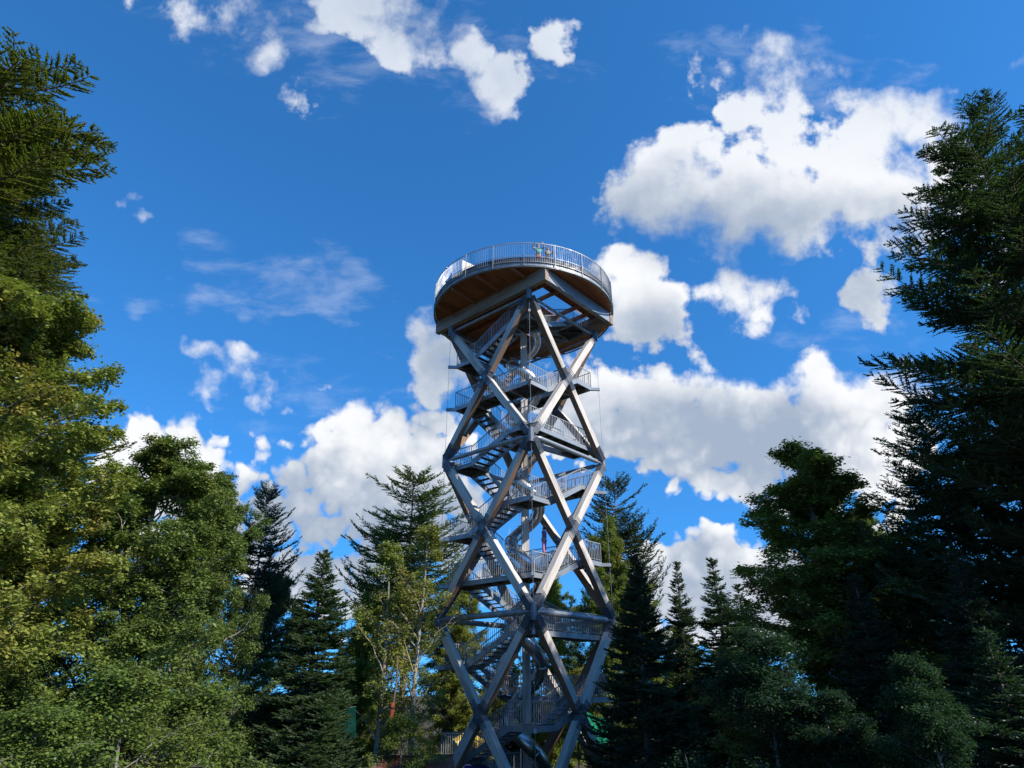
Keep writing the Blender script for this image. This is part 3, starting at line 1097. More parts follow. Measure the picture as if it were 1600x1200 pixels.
def make_broadleaf(name, H, RAD, prof, base, nlimb, seed, sub=9, twig=7, leaf=24, size=.10, flat=.45, leaves='beech_leaves', forks=1, trunk_r=None, fill=.45, droop=.0, leader=.0, bark='beech_bark'):
    rng = np.random.default_rng(seed)
    tr = trunk_r or H * .013
    # envelope points the limbs reach for
    h = (rng.random(nlimb) * .97 + .02)
    h = base + (1 - base) * h
    az = rng.random(nlimb) * 2 * np.pi + np.arange(nlimb) * 2.4
    rr_ = np.interp(h, [q[0] for q in prof], [q[1] for q in prof]) * RAD
    rr_ = rr_ * (1 + .13 * np.sin(2 * az + seed) * np.cos(3 * h + seed) + .10 * np.sin(5 * az + 9 * h)) * np.where(rng.random(nlimb) < fill, rng.uniform(.3, .8, nlimb), rng.uniform(.82, 1.1, nlimb))
    rr_ = np.maximum(rr_, .15)
    tgt = np.stack([np.cos(az) * rr_, np.sin(az) * rr_, h * H], -1)
    rise = rr_ * rng.uniform(.5, 1.1, nlimb)
    zs = np.clip(h * H - rise, base * H * .55, H * .93)
    zs = np.minimum(zs, h * H - .05)
    wob = lambda z: np.stack([.02 * H * np.sin(z / H * 4 + seed), .02 * H * np.cos(z / H * 5 + seed * 2), 0 * z], -1)
    st = wob(zs) * (zs / H)[:, None]
    st[:, 2] = zs
    tgt[:, :2] += wob(tgt[:, 2])[:, :2] * (tgt[:, 2:3] / H)
    K = 8
    t = np.linspace(0, 1, K)
    ctrl = st * .5 + tgt * .5
    ctrl[:, 2] += .22 * rr_ * rng.uniform(.2, 1.2, nlimb)
    P = st[:, None] * ((1 - t) ** 2)[None, :, None] + ctrl[:, None] * (2 * t * (1 - t))[None, :, None] + tgt[:, None] * (t ** 2)[None, :, None]
    Ln = np.linalg.norm(tgt - st, axis=1)
    P += rng.normal(0, .02, P.shape) * Ln[:, None, None] * np.sin(np.pi * t)[None, :, None]
    P[:, :, 2] -= droop * (Ln[:, None] * t ** 3)
    rad = (tr * .07 + .007 * Ln)[:, None] * (1.08 - t) ** 1.1 + .006
    # branches
    ts = .14 + .86 * (np.arange(sub)[None] + rng.random((nlimb, sub))) / sub
    p1, d1 = at_t(P, ts)
    s1 = unit(np.cross(d1, rng.normal(size=d1.shape) * np.array([.35, .35, 1.0])))
    dir1 = unit(d1 * .65 + s1 * rng.choice([-1, 1], (nlimb, sub))[..., None] * .75 + rng.normal(0, .22, d1.shape) + np.array([0, 0, .10]))
    L1 = (.16 * Ln[:, None] * (1.35 - ts) + .09 * RAD + .15) * rng.uniform(.6, 1.25, ts.shape)
    p1, dir1, L1 = p1.reshape(-1, 3), dir1.reshape(-1, 3), L1.ravel()
    n1 = len(p1)
    K1 = 5
    t1 = np.linspace(0, 1, K1)
    P1 = p1[:, None] + dir1[:, None] * (L1[:, None] * t1)[..., None] + rng.normal(0, .03, (n1, K1, 3)) * (L1[:, None] * t1)[..., None]
    P1[:, :, 2] -= (.10 + droop) * L1[:, None] * t1 ** 2
    # twigs lie rather flat, in layers
    tw = .12 + .88 * (np.arange(twig)[None] + rng.random((n1, twig))) / twig
    p2, d2 = at_t(P1, tw)
    s2 = unit(np.cross(d2, np.array([0, 0, 1.0])) + rng.normal(0, .25, d2.shape))
    sg = np.where(np.arange(twig) % 2 == 0, 1.0, -1.0)[None, :, None]
    dir2 = d2 * .6 + s2 * sg * .8 + rng.normal(0, .3, d2.shape)
    dir2[..., 2] *= (1 - flat)
    dir2 = unit(dir2)
    L2 = (.34 * L1[:, None] * (1.2 - tw) + .20) * rng.uniform(.6, 1.2, tw.shape)
    p2, dir2, L2 = p2.reshape(-1, 3), dir2.reshape(-1, 3), L2.ravel()
    n2 = len(p2)
    K2 = 3
    t2 = np.linspace(0, 1, K2)
    P2 = p2[:, None] + dir2[:, None] * (L2[:, None] * t2)[..., None]
    P2[:, :, 2] -= .18 * L2[:, None] * t2 ** 2
    # leaves
    tl = .25 + .75 * (np.arange(leaf)[None] + rng.random((n2, leaf))) / leaf
    p3, d3 = at_t(P2, tl)
    s3 = unit(np.cross(d3, np.array([0, 0, 1.0])))
    sg = np.where(np.arange(leaf) % 2 == 0, 1.0, -1.0)[None, :, None]
    dl = d3 * .5 + s3 * sg * .75 + rng.normal(0, .28, d3.shape) - np.array([0, 0, .15])
    nrm = np.array([0, 0, 1.0]) + rng.normal(0, .42, d3.shape)
    Ll = size * rng.uniform(.45, 1.35, tl.shape)
    off = rng.normal(0, .05 + size * .35, p3.shape)
    V, Q = kites((p3 + off).reshape(-1, 3), dl.reshape(-1, 3), Ll.ravel(), Ll.ravel() * .31, rng, False, nrm.reshape(-1, 3), .48)
    crown = np_mesh('crown', V, Q, [M[leaves]])
    zt = np.linspace(0, H * .94, 16)
    TP = wob(zt) * (zt / H)[:, None]
    TP[:, 2] = zt
    TRr = tr * (1 - zt / H) ** .75 + .012
    TRr[0] *= 1.4
    wood = [tubes_np(TP[None], TRr[None], 10), tubes_np(P, rad, 5), tubes_np(P1, (.010 + .008 * L1)[:, None] * (1.1 - t1)[None] * .8 + .002, 4)]
    wv, wq = join_np(wood)
    trunk = np_mesh('trunk', wv, wq, [M[bark]], True)
    return crown, trunk, H, n2 * leaf


CONE = [(0, .02), (.1, .16), (.3, .42), (.6, .75), (.9, 1.0), (1, .95)]
DOME = [(0, .10), (.05, .30), (.15, .52), (.3, .68), (.55, .88), (.8, 1.0), (1, .85)]
FLATTOP = [(0, .14), (.05, .36), (.12, .52), (.25, .66), (.45, .86), (.7, 1.0), (.9, .95), (1, .7)]
BLUNT = [(0, .22), (.03, .36), (.08, .48), (.16, .58), (.3, .70), (.5, .88), (.75, 1.0), (.92, .95), (1, .7)]
ROUND = [(0, .26), (.04, .42), (.10, .54), (.2, .68), (.35, .86), (.55, 1.0), (.8, 1.0), (1, .8)]
PROTO = {}
PROTO['tall_fir'] = make_conifer('tall_fir', 31, 6.8, .14, 500, BLUNT, 3, 14, -9, .24, .15, .135, .022, 1.5, 'fir_needles', .06, 30, whorl=.85, spread=.34, rag=(.5, 1.15), core=.03)
PROTO['bushy_fir'] = make_conifer('bushy_fir', 31, 5.4, .16, 410, BLUNT, 8, 20, -12, .20, .15, .135, .022, 1.45, 'fir_needles', .06, 30, whorl=.85, spread=.36, rag=(.55, 1.15))
PROTO['old_fir'] = make_conifer('old_fir', 22, 5.2, .36, 260, ROUND, 21, 30, 2, .30, .26, .22, .030, 1.2, 'fir_needles', .10, 60, whorl=.8, spread=.30, rag=(.72, 1.12), core=.035)
PROTO['spruce'] = make_conifer('spruce', 14, 2.5, .05, 460, CONE, 5, 48, -14, .26, .17, .18, .026, 1.1, 'spruce_needles', .05, 0)
PROTO['dense_spruce'] = make_conifer('dense_spruce', 12, 2.6, .02, 620, CONE, 12, 45, -14, .22, .17, .17, .022, 1.2, 'spruce_needles', .03, 0)
BROAD = [(0, .5), (.15, .8), (.35, 1.0), (.6, .92), (.8, .66), (.93, .36), (1, .08)]
OVAL = [(0, .35), (.2, .8), (.45, 1.0), (.7, .80), (.88, .45), (1, .08)]
SPIRE = [(0, .75), (.2, 1.0), (.4, .95), (.65, .66), (.85, .36), (1, .05)]
PROTO['big_beech'] = make_broadleaf('big_beech', 18, 6.0, BROAD, .05, 130, 4, 8, 11, 46, .13, .5, 'autumn_leaves', fill=.35)
PROTO['beech'] = make_broadleaf('beech', 16, 5.4, OVAL, .04, 105, 11, 8, 11, 42, .125, .55, 'beech_leaves', fill=.4, bark='birch_bark')
PROTO['hornbeam'] = make_broadleaf('hornbeam', 16.5, 4.6, SPIRE, .04, 135, 17, 8, 10, 34, .125, .5, 'beech_leaves', fill=.4)
PROTO['young_beech'] = make_broadleaf('young_beech', 6, 2.0, SPIRE, .06, 60, 23, 8, 9, 26, .066, .7, 'shade_leaves', fill=.25, trunk_r=.05)
PROTO['sapling'] = make_broadleaf('sapling', 6, 2.2, OVAL, .06, 55, 29, 8, 6, 18, .10, .6, 'beech_leaves', fill=.4, trunk_r=.05)
PROTO['thin_tree'] = make_broadleaf('thin_tree', 13, 2.4, [(0, .25), (.3, .7), (.6, 1.0), (.85, .7), (1, .1)], .36, 30, 31, 7, 6, 11, .14, .5, 'autumn_leaves', fill=.4, trunk_r=.15, bark='birch_bark')
print('leaves', {k: v[3] for k, v in PROTO.items()})


def plant(kind, px, py, Y, label, cat, name, wide=1.0, rz=0.0, color=(1, 1, 1), group=None, base_z=None):
    """Stands a copy so that its tip is where the photograph's tip is, Y metres ahead."""
    u, v = (px - 800) / F_PX, (600 - py) / F_PX
    c, s_ = math.cos(PITCH), math.sin(PITCH)
    dy, dz = c - v * s_, s_ + v * c
    x, z = u / dy * Y, dz / dy * Y + EYE_Z
    crown, trunk, H0, _ = PROTO[kind]
    g = float(ground_z(np.array(x), np.array(Y))) - .1 if base_z is None else base_z
    k = (z - g) / H0
    root = empty(name, (x, Y, g), rz)
    root.scale = (k * wide, k * wide, k)
    tag(root, label, cat, group)
    tr = link('trunk', trunk, root)
    cr = link('crown', crown, root)
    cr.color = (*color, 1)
    return root


T = [
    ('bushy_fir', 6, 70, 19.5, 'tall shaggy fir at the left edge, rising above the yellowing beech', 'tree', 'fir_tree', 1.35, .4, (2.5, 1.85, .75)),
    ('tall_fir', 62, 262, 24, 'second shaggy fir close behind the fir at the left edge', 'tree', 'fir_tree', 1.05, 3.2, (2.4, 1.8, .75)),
    ('tall_fir', 1518, 188, 20.5, 'tallest dark fir on the right, its tip highest of all the trees there', 'tree', 'fir_tree', .96, 2.0, (.95, 1.02, .78)),
    ('bushy_fir', 1650, 150, 23, 'fir added beyond the right edge to darken that side, just behind the tallest fir', 'tree', 'fir_tree', 1.0, 1.0, (.7, .8, .55)),  # extra tree beyond the frame, put in to darken the right side
    ('big_beech', 24, 440, 19.5, 'broad yellowing beech filling the lower left edge', 'tree', 'beech_tree', .96, .3, (1.05, 1.05, 1)),
    ('beech', 262, 688, 27, 'round green beech with pale bare limbs, between the yellowing beech and the slim fir', 'tree', 'beech_tree', 1.0, 1.1, (1.0, 1.0, .95)),
    ('beech', 345, 745, 31, 'dark green beech close behind the round green beech on the left', 'tree', 'beech_tree', .8, 4.0, (.75, .8, .75)),
    ('old_fir', 422, 770, 46, 'slim dark fir standing behind the green beeches on the left', 'tree', 'fir_tree', .62, 2.2, (.8, .85, .9)),
    ('dense_spruce', 512, 862, 33, 'dark pointed evergreen with layered twigs, left of the domed fir', 'tree', 'hemlock_tree', 1.35, 2.5, (1.3, 1.3, .8)),
    ('old_fir', 650, 745, 52, 'large round topped fir just left of the tower', 'tree', 'fir_tree', 1.0, .9, (2.4, 2.0, 1.1)),
    ('thin_tree', 612, 850, 37, 'thin pale stemmed tree with sparse yellow leaves in front of the round topped fir', 'tree', 'birch_tree', .9, 0, (1, 1, 1)),
    ('thin_tree', 664, 820, 36.5, 'thin pale stemmed tree nearest to the tower on its left', 'tree', 'birch_tree', .9, 2.1, (1.05, .95, .9)),
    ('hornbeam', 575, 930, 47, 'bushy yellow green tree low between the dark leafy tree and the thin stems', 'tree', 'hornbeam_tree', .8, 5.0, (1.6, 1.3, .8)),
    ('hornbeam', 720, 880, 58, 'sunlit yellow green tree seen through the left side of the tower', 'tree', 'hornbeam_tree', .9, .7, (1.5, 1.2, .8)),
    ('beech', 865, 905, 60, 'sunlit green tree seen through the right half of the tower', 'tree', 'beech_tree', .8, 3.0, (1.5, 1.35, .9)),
    ('old_fir', 957, 755, 54, 'thin crowned fir rising just right of the tower', 'tree', 'fir_tree', .72, 3.6, (.95, .9, .8)),
    ('hornbeam', 950, 812, 46, 'olive green leafy tree at the foot of the thin crowned fir right of the tower', 'tree', 'hornbeam_tree', .75, 1.9, (1.15, 1.05, .75)),
    ('dense_spruce', 988, 862, 29, 'dark spruce in front of the right side of the tower, its twigs crossing a beam', 'tree', 'spruce_tree', 1.12, .5, (.75, .8, .65)),
    ('spruce', 1057, 878, 49, 'narrow spruce spire right of the dark spruce', 'tree', 'spruce_tree', 1.0, 1.0, (.8, .85, .65)),
    ('spruce', 1117, 873, 43, 'pointed spruce beside the big leafy tree on the right', 'tree', 'spruce_tree', 1.25, 2.0, (1.05, 1.1, .85)),
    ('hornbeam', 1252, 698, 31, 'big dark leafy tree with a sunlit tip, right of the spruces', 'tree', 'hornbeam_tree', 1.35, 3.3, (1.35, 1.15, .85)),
    ('beech', 1340, 800, 35, 'lower green tree between the big leafy tree and the layered fir on the right', 'tree', 'beech_tree', .8, 2.2, (.8, .85, .75)),
    ('old_fir', 1432, 650, 27, 'layered dark fir between the big leafy tree and the tallest fir', 'tree', 'fir_tree', .85, 5.5, (.95, 1.05, .9)),
    ('beech', 1600, 590, 25, 'dark leafy tree under the tallest fir at the right edge', 'tree', 'beech_tree', 1.0, .8, (.6, .7, .5)),
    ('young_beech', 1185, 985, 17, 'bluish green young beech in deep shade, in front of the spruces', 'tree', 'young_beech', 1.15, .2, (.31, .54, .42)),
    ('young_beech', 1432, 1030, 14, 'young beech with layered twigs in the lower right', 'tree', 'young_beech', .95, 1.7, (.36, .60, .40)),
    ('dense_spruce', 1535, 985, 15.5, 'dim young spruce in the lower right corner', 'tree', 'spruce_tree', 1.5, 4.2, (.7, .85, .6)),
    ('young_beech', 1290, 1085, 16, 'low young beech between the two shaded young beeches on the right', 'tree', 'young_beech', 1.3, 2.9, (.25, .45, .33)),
    ('sapling', 215, 1045, 17, 'bright green leafy sapling low in front of the green beech', 'tree', 'young_beech', 1.2, 2.4, (.85, .9, .65)),
    ('sapling', 60, 1105, 15, 'fresh green leafy sapling in the lower left corner', 'tree', 'young_beech', 1.3, 5.1, (.85, .9, .65)),
    ('sapling', 330, 1075, 21, 'leafy sapling left of the dark green net', 'tree', 'young_beech', 1.1, 3.1, (.8, .85, .65)),
    ('sapling', 630, 1120, 33, 'leafy sapling between the orange pad and the tower foot', 'tree', 'young_beech', 1.0, 1.2, (1.1, 1.1, .8)),
    ('hornbeam', 90, 800, 44, 'dark leafy tree glimpsed through the yellowing beech', 'tree', 'hornbeam_tree', 1.1, 2.0, (.8, .85, .8)),
    ('beech', 440, 900, 52, 'dark beech behind the slim fir and the narrow leafy tree', 'tree', 'beech_tree', .9, 2.6, (.7, .75, .7)),
    ('hornbeam', 560, 985, 64, 'low green tree far behind the thin pale stems', 'tree', 'hornbeam_tree', 1.2, 3.6, (1.0, 1.0, .8)),
    ('spruce', 790, 965, 66, 'dim spruce seen through the middle of the tower', 'tree', 'spruce_tree', 1.6, .4, (.9, 1.0, .9)),
    ('hornbeam', 1060, 980, 66, 'dim leafy tree behind the narrow spruce spire', 'tree', 'hornbeam_tree', 1.4, 1.4, (.8, .85, .75)),
    ('spruce', 1150, 915, 58, 'dim spruce half hidden by the big leafy tree', 'tree', 'spruce_tree', 1.5, 4.4, (.8, .9, .8)),
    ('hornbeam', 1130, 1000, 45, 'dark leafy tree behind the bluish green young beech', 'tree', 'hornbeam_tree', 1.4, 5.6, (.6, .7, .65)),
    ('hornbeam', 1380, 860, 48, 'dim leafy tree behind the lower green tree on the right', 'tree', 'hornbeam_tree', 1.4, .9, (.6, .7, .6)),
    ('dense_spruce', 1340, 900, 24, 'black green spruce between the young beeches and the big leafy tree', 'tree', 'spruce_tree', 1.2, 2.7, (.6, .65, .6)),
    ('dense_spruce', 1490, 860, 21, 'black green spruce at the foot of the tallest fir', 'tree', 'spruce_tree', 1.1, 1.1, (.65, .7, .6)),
]
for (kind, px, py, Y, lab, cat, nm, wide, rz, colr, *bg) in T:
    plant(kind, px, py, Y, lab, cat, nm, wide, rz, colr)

# ------------------------------------------------------------------ people
def px_ray(px, py):
    u, v = (px - 800) / F_PX, (600 - py) / F_PX
    c, s_ = math.cos(PITCH), math.sin(PITCH)
    return Vector((u, c - v * s_, s_ + v * c))


def at_y(px, py, Y):
    d = px_ray(px, py)
    return Vector((d.x / d.y * Y, Y, d.z / d.y * Y + EYE_Z))


def at_z(px, py, Z):
    d = px_ray(px, py)
    k = (Z - EYE_Z) / d.z
    return Vector((d.x * k, d.y * k, Z))


M['skin'] = plain_material('skin', (.45, .27, .19), .5, 0, .15, 8)


def skin_mesh(name, verts, edges, mat, parent, sub=1):
    """verts: (x, y, z, radius); the first is the root."""
    me = bpy.data.meshes.new(name)
    bm = bmesh.new()
    sk = bm.verts.layers.skin.verify()
    bv = []
    for i, (x, y, z, r_) in enumerate(verts):
        v = bm.verts.new((x, y, z))
        v[sk].radius = (r_, r_)
        v[sk].use_root = (i == 0)
        bv.append(v)
    for a, b in edges:
        bm.edges.new((bv[a], bv[b]))
    bm.to_mesh(me)
    bm.free()
    me.materials.append(mat)
    o = link(name, me, parent)
    o.modifiers.new('skin', 'SKIN').use_smooth_shade = True
    m = o.modifiers.new('subdivision', 'SUBSURF')
    m.levels = m.render_levels = sub
    return o


def person(loc, rz, h, label, top, legs, arms, hair=None, hat=None, short=False):
    """arms: per side (elbow, wrist) offsets from the shoulder in body axes (x right, y front, z up), for a 1.72 m figure."""
    k = h / 1.72
    root = empty('person', loc, rz)
    root.scale = (k, k, k)
    tag(root, label, 'person')
    V, Ed = [], []
    def add(x, y, z, r_, to=None):
        V.append((x, y, z, r_))
        if to is not None:
            Ed.append((to, len(V) - 1))
        return len(V) - 1
    pel = add(0, 0, .95, .125)
    wai = add(0, .01, 1.10, .115, pel)
    che = add(0, .0, 1.30, .13, wai)
    nk0 = add(0, -.01, 1.44, .075, che)
    nk1 = add(0, .005, 1.50, .055, nk0)
    hd0 = add(0, .025, 1.58, .080, nk1)
    hd1 = add(0, .02, 1.66, .088, hd0)
    hd2 = add(0, .01, 1.70, .05, hd1)
    add(0, .115, 1.60, .016, hd0)              # nose
    for s_ in (-1, 1):
        hip = add(s_ * .09, 0, .88, .10, pel)
        kn = add(s_ * .10, .02, .50, .062, hip)
        ca = add(s_ * .105, -.015, .36, .055, kn)
        an = add(s_ * .11, -.01, .09, .038, ca)
        fo = add(s_ * .115, .05, .04, .038, an)
        add(s_ * .13, .16, .028, .028, fo)
        (el, wr) = arms[0 if s_ < 0 else 1]
        sh = add(s_ * .17, 0, 1.41, .062, che)
        sp = Vector((s_ * .17, 0, 1.41))
        e = sp + Vector((s_ * el[0], el[1], el[2]))
        w = sp + Vector((s_ * wr[0], wr[1], wr[2]))
        ei = add(*e, .042, sh)
        mi = add(*(e * .6 + w * .4), .040, ei)
        wi = add(*w, .028, mi)
        d = (w - e).normalized()
        sd = d.cross(Vector((0, 1, .3))).normalized()
        pa = w + d * .06
        pi = add(*pa, .030, wi)
        for q, ln in ((-1.4, .060), (-.5, .072), (.4, .068), (1.3, .052)):
            f0 = pa + d * .035 + sd * q * .017
            a = add(*f0, .0095, pi)
            f1 = f0 + d * ln * .55 + Vector((0, 0, -.008))
            b = add(*f1, .0085, a)
            add(*(f1 + d * ln * .4 + Vector((0, 0, -.02))), .007, b)
        th = add(*(w + d * .035 + sd * .035), .011, wi)
        add(*(w + d * .075 + sd * .055), .009, th)
    skin_mesh('body', V, Ed, M['skin'], root)
    # shirt follows the trunk and the upper arms
    V2 = [(0, 0, .93, .142), (0, .01, 1.10, .135), (0, 0, 1.30, .148), (0, -.01, 1.43, .092)]
    E2 = [(0, 1), (1, 2), (2, 3)]
    for s_ in (-1, 1):
        (el, wr) = arms[0 if s_ < 0 else 1]
        V2.append((s_ * .175, 0, 1.41, .078)); E2.append((2, len(V2) - 1))
        V2.append((s_ * (.17 + el[0] * .75), el[1] * .75, 1.41 + el[2] * .75, .060)); E2.append((len(V2) - 2, len(V2) - 1))
    skin_mesh('shirt', V2, E2, top, root)
    V3 = [(0, 0, .97, .138)]
    E3 = []
    for s_ in (-1, 1):
        V3.append((s_ * .09, 0, .86, .115)); E3.append((0, len(V3) - 1))
        V3.append((s_ * .10, .02, .52, .082)); E3.append((len(V3) - 2, len(V3) - 1))
        if not short:
            V3.append((s_ * .11, -.01, .12, .062)); E3.append((len(V3) - 2, len(V3) - 1))
    skin_mesh('shorts' if short else 'trousers', V3, E3, legs, root)
    if hair is not None:
        bm = bmesh.new()
        bmesh.ops.create_uvsphere(bm, u_segments=14, v_segments=9, radius=.108)
        for v in bm.verts:
            v.co.y -= .03
            if v.co.y > .02 and v.co.z < .04:
                v.co *= .75
            v.co.z = v.co.z * 1.1 + 1.665
        me = bpy.data.meshes.new('hair')
        bm.to_mesh(me); bm.free()
        me.materials.append(hair)
        link('hair', me, root)
    if hat is not None:
        mb = MB()
        mb.tube([(0, .01, 1.675), (0, .01, 1.68), (0, .01, 1.69), (0, .0, 1.76), (0, 0, 1.775)], [.19, .185, .112, .10, .06], 18)
        mb.build('hat', hat, root, smooth=True)
    for s_ in (-1, 1):
        mb = MB()
        mb.tube([(s_ * .033, .085, 1.635), (s_ * .033, .108, 1.635)], .012, 8)
        mb.build('eye', M['eye'], root)
    return root


M['eye'] = plain_material('eye', (.05, .035, .03), .3)
cloth = lambda n, c: plain_material(n, c, .85, 0, .2, 9)
DZ = PZ + .075
TORG = Vector((TX, TY, 0))
hair_brown, hair_dark = cloth('brown_hair', (.10, .06, .035)), cloth('dark_hair', (.03, .022, .018))
RAISED = [((.20, .10, .06), (.10, .22, .20)), ((.20, .10, .06), (.10, .22, .20))]
RAIL = [((.07, .16, -.24), (.03, .38, -.26)), ((.10, .14, -.24), (.05, .38, -.26))]
HANG = [((.06, -.01, -.28), (.09, .05, -.52)), ((.06, -.01, -.28), (.09, .06, -.52))]
PHONE = [((.07, .08, -.27), (-.03, .26, -.12)), ((.09, -.01, -.28), (.16, .08, -.50))]


def rim_place(px, r_):
    """Point on the deck r_ metres from the middle, on the near side, that shows at photo column px."""
    best = None
    for i in range(1800):
        a = R(-180 + i * .1)
        q = TORG + Vector((r_ * math.cos(a), r_ * math.sin(a), DZ))
        c, s_ = math.cos(PITCH), math.sin(PITCH)
        d = q.y * c + (q.z - EYE_Z) * s_
        e = abs(800 + F_PX * q.x / d - px)
        if best is None or e < best[0]:
            best = (e, q)
    return best[1]


person(rim_place(842, 5.74), R(180), 1.88, 'person at the top railing with raised elbows, in turquoise shirt and red shorts',
       cloth('turquoise_cotton', (.16, .40, .37)), cloth('red_cotton', (.55, .13, .10)), RAISED, hair_brown, None, True)
person(rim_place(857, 5.72), R(190), 1.74, 'person in grey shirt and olive trousers leaning on the top railing',
       cloth('grey_cotton', (.24, .24, .25)), cloth('olive_cotton', (.20, .18, .12)), RAIL, hair_dark)
p3 = at_z(851, 868, 6.4 + E_ + .25)
person(p3, R(60), 1.62, 'person in a purple top walking along a gangway halfway up the tower',
       cloth('purple_cotton', (.28, .10, .33)), cloth('pink_cotton', (.50, .20, .38)), HANG, hair_dark)
p4 = TORG + Matrix.Rotation(R(45) + ROT, 3, 'Z') @ Vector((2.3, 2.55, -.8 + E_ + .25))
p4.x = at_y(833, 1060, p4.y).x
person(p4, R(185), 1.76, 'person in brimmed hat, blue tee shirt and pale jeans on a low gangway',
       cloth('blue_cotton', (.17, .20, .36)), cloth('pale_denim', (.38, .52, .66)), PHONE, hair_brown, cloth('straw_hat', (.55, .36, .24)))

# ------------------------------------------------------------------ things of the climbing park at the tower's foot
def sheet(corners, name, mat, nx=24, ny=8, sag=.25, th=.012, parent=None, seed=1):
    a, b, c, d = [Vector(q) for q in corners]          # top-left, top-right, bottom-right, bottom-left
    n = (b - a).cross(d - a).normalized()
    rng = random.Random(seed)
    ph = [rng.uniform(0, 6.28) for _ in range(4)]
    vs = []
    for s_ in (0, th):
        for j in range(ny + 1):
            for i in range(nx + 1):
                u, v = i / nx, j / ny
                p = a.lerp(b, u).lerp(d.lerp(c, u), v)
                w = math.sin(u * 9 + ph[0] + v * 2) * .06 + math.sin(u * 21 + ph[1]) * .03 + math.sin(v * 7 + ph[2]) * .04
                p = p + n * (w + s_) + Vector((0, 0, -sag * math.sin(math.pi * u) * (1 - .3 * v)))
                vs.append(p)
    m = (nx + 1) * (ny + 1)
    fs = []
    for j in range(ny):
        for i in range(nx):
            k = j * (nx + 1) + i
            fs.append((k, k + 1, k + nx + 2, k + nx + 1))
            fs.append((m + k, m + k + nx + 1, m + k + nx + 2, m + k + 1))
    mb = MB()
    mb.add(vs, fs)
    return mb.build(name, mat, parent, smooth=True)


def net_material(name, col):
    m, N = material(name)
    tc = N.n('ShaderNodeTexCoord')
    n1 = N.noise(tc.outputs['Object'], 2.2, 5, .6)
    n2 = N.noise(tc.outputs['Object'], 40, 2, .5)
    c = N.mix(N.ramp(n1, .3, .7), tuple(q * .55 for q in col), col)
    return finish(m, N, N.mix(N.ramp(n2, .4, .6, 0, .5), c, tuple(q * .4 for q in col)), .95, 0, None, .01, .05)


M['net'] = net_material('green_net', (.005, .045, .036))
M['tarp'] = net_material('green_tarp', (.015, .20, .12))
Yn = 33
nt = empty('safety_net', at_y(455, 1160, Yn))
tag(nt, 'dark green safety net strung between the trees left of the tower', 'net')
base = nt.location
o = sheet([at_y(372, 1112, Yn) - base, at_y(556, 1104, Yn + 2) - base, at_y(556, 1152, Yn + 2) - base, at_y(352, 1158, Yn) - base], 'netting', M['net'], 30, 8, .2, .012, nt)
mb = MB()
for (q0, q1) in (((372, 1112, Yn), (556, 1104, Yn + 2)), ((352, 1158, Yn), (556, 1152, Yn + 2))):
    pts_ = [at_y(*q0).lerp(at_y(*q1), i / 12) - base - Vector((0, 0, .2 * math.sin(math.pi * i / 12))) for i in range(13)]
    mb.tube(pts_, .025, 6)
mb.build('edge_rope', plain_material('rope', (.05, .10, .08), .9), nt)

tp = empty('tarpaulin', at_y(925, 1135, 44))
tag(tp, 'bright green tarpaulin showing between the tower foot and the dark spruce', 'tarpaulin')
base = tp.location
sheet([at_y(905, 1104, 44) - base, at_y(948, 1122, 44.5) - base, at_y(955, 1160, 43) - base, at_y(890, 1158, 43) - base], 'sheet', M['tarp'], 16, 8, .15, .012, tp, 4)
mb = MB()
mb.tube([Vector((-.9, -.25, -7.0)), Vector((-.9, -.2, 1.25))], .05, 8)
mb.tube([Vector((1.1, .3, -7.0)), Vector((1.1, .35, .6))], .05, 8)
mb.build('pole', M['steel_dark'], tp)

op = empty('trunk_pad', at_y(607, 1156, 34))
tag(op, 'orange padding wrapped round a slim trunk left of the tower', 'pad')
mb = MB()
mb.tube([Vector((0, 0, 0)), Vector((.02, 0, .6)), Vector((.05, .03, 1.0)), Vector((.10, 0, 1.55))], [.11, .125, .12, .10], 12)
mb.build('pad', plain_material('orange_foam', (.50, .10, .03), .75, 0, .45), op, smooth=True)
mb = MB()
for z_, x_ in ((.35, .01), (.85, .04), (1.3, .08)):
    mb.tube([Vector((x_, .015, z_)), Vector((x_ + .004, .015, z_ + .05))], .135, 12)
mb.build('strap', plain_material('dark_strap', (.06, .03, .02), .8), op)
mb = MB()
mb.tube([Vector((.06, 0, -3.4)), Vector((-.02, 0, -1.2)), Vector((0, 0, 0)), Vector((.04, .02, .9)), Vector((.10, 0, 1.6)), Vector((.20, .05, 2.6)), Vector((.14, .1, 3.6))], [.10, .085, .075, .07, .06, .04, .015], 8)
mb.build('trunk', M['fir_bark'], op, smooth=True)

yt = empty('play_tunnel', at_y(730, 1170, 47))
tag(yt, 'yellow plastic play tunnel behind the lowest left landing of the tower', 'play tunnel')
mb = MB()
ys = [Vector((-.8 + .08 * i, .4 * math.sin(i * .16), .2 + .32 * math.sin(i * .155))) for i in range(21)]
mb.tube(ys, .36, 18)
tu = mb.build('tube', plain_material('yellow_plastic', (.5, .36, .05), .35, 0, .12), yt, smooth=True)
for i in (0, 7, 13, 20):
    mb = MB()
    t_ = (ys[min(i + 1, 20)] - ys[max(i - 1, 0)]).normalized()
    mb.tube([ys[i] - t_ * .05, ys[i] + t_ * .05], .40, 18)
    mb.build('flange', tu.data.materials[0], tu)
mb = MB()
for i in (3, 17):
    mb.tube([ys[i] - Vector((0, 0, .5)), ys[i] - Vector((0, 0, 5.2))], .07, 8)
mb.build('support', M['steel_dark'], yt)

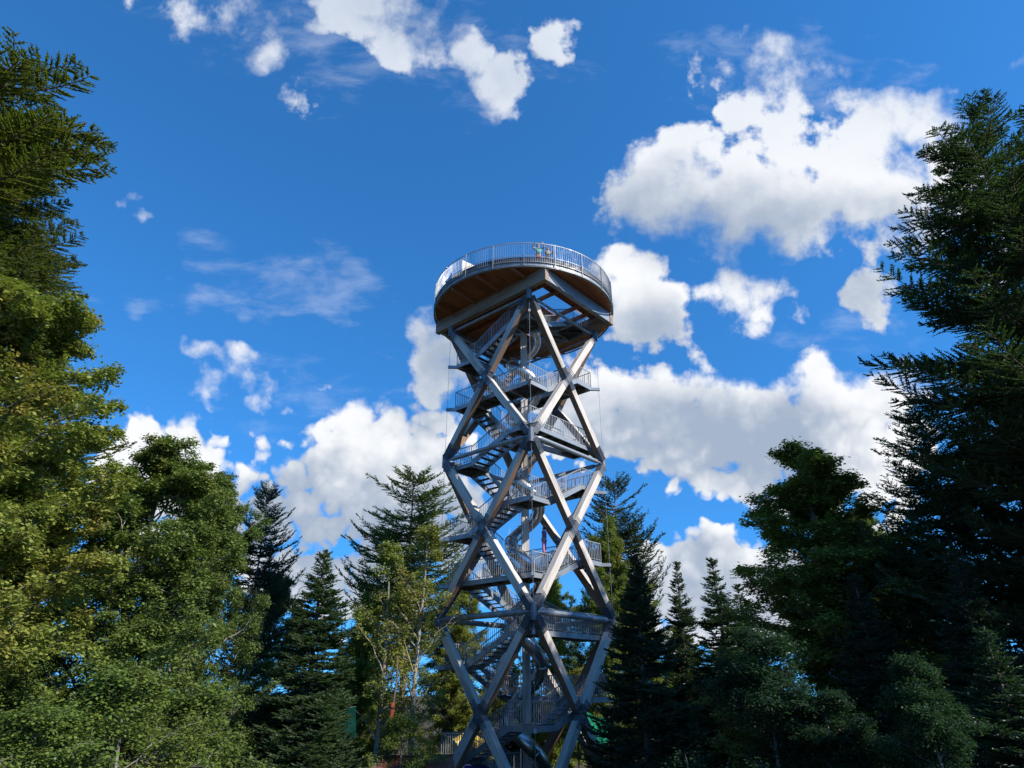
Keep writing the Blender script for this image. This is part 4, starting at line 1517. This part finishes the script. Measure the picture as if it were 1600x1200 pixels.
hz = at_y(645, 1183, 34)
hu = empty('ticket_hut', (hz.x, hz.y, 0), R(12))
tag(hu, 'small wooden hut with a red brown roof at the bottom edge beside the tower', 'hut')
hb = hz.z
mb = MB()
for i in range(16):
    x0 = -1.5 + i * 3.0 / 16
    for (yy, dy) in ((-1.1, .05), (1.05, .05)):
        mb.box((x0, yy, 0), (x0 + .178, yy + dy, hb - .62))
for i in range(12):
    y0 = -1.04 + i * 2.08 / 12
    mb.box((-1.5, y0, 0), (-1.45, y0 + .165, hb - .62)); mb.box((1.45, y0, 0), (1.5, y0 + .165, hb - .62))
mb.build('wall', M['deck_wood'], hu)
mb = MB()
for s_ in (-1, 1):
    for j in range(7):
        t0, t1 = j / 7, (j + 1) / 7
        y0, z0, y1, z1 = s_ * 1.5 * t0, hb - .72 * t0, s_ * 1.5 * t1, hb - .72 * t1
        mb.bar((-1.85, (y0 + y1) / 2, (z0 + z1) / 2 + .02), (1.85, (y0 + y1) / 2, (z0 + z1) / 2 + .02), .28, .05, (0, s_ * .43, .9))
mb.bar((-1.88, 0, hb + .06), (1.88, 0, hb + .06), .2, .06)
mb.build('roof', plain_material('red_brown_roof', (.22, .075, .05), .8, 0, .35, 6), hu)
mb = MB()
mb.box((-.45, -1.14, .05), (.45, -1.105, min(1.95, hb - .8)))
dr = mb.build('door', M['frame_wood'], hu)
mb = MB()
mb.tube([(.34, -1.145, 1.0), (.34, -1.2, 1.0)], .03, 8)
mb.build('handle', M['steel'], dr)

bm_ = empty('crash_mat', at_y(755, 1206, 41))
tag(bm_, 'blue padded mat at the foot of the tower, on the bottom edge', 'mat')
me_b = bmesh.new()
bmesh.ops.create_cube(me_b, size=1)
for v in me_b.verts:
    v.co = Vector((v.co.x * 2.2, v.co.y * 1.4, v.co.z * .7))
bmesh.ops.bevel(me_b, geom=list(me_b.edges), offset=.10, segments=3, affect='EDGES')
me_ = bpy.data.meshes.new('mat')
me_b.to_mesh(me_); me_b.free()
me_.materials.append(plain_material('blue_vinyl', (.05, .09, .60), .4, 0, .15))
link('cushion', me_, bm_)
mb = MB()
for sx in (-1, 1):
    for sy in (-1, 1):
        mb.tube([(sx * .95, sy * .55, -.34), (sx * .95, sy * .55, -2.2)], .05, 8)
mb.build('leg', M['steel_dark'], bm_)

rt = empty('awning', at_y(42, 1166, 27))
tag(rt, 'dull red awning under the beech in the lower left corner', 'awning')
base = rt.location
sheet([at_y(26, 1140, 27) - base, at_y(62, 1146, 27) - base, at_y(64, 1166, 26) - base, at_y(20, 1164, 26) - base], 'canvas', plain_material('red_canvas', (.22, .045, .03), .85), 10, 5, .05, .012, rt, 7)
mb = MB()
for sx in (-.45, .5):
    mb.tube([Vector((sx, .5, .5)), Vector((sx, .5, -3.2))], .03, 6)
mb.build('pole', M['steel_dark'], rt)
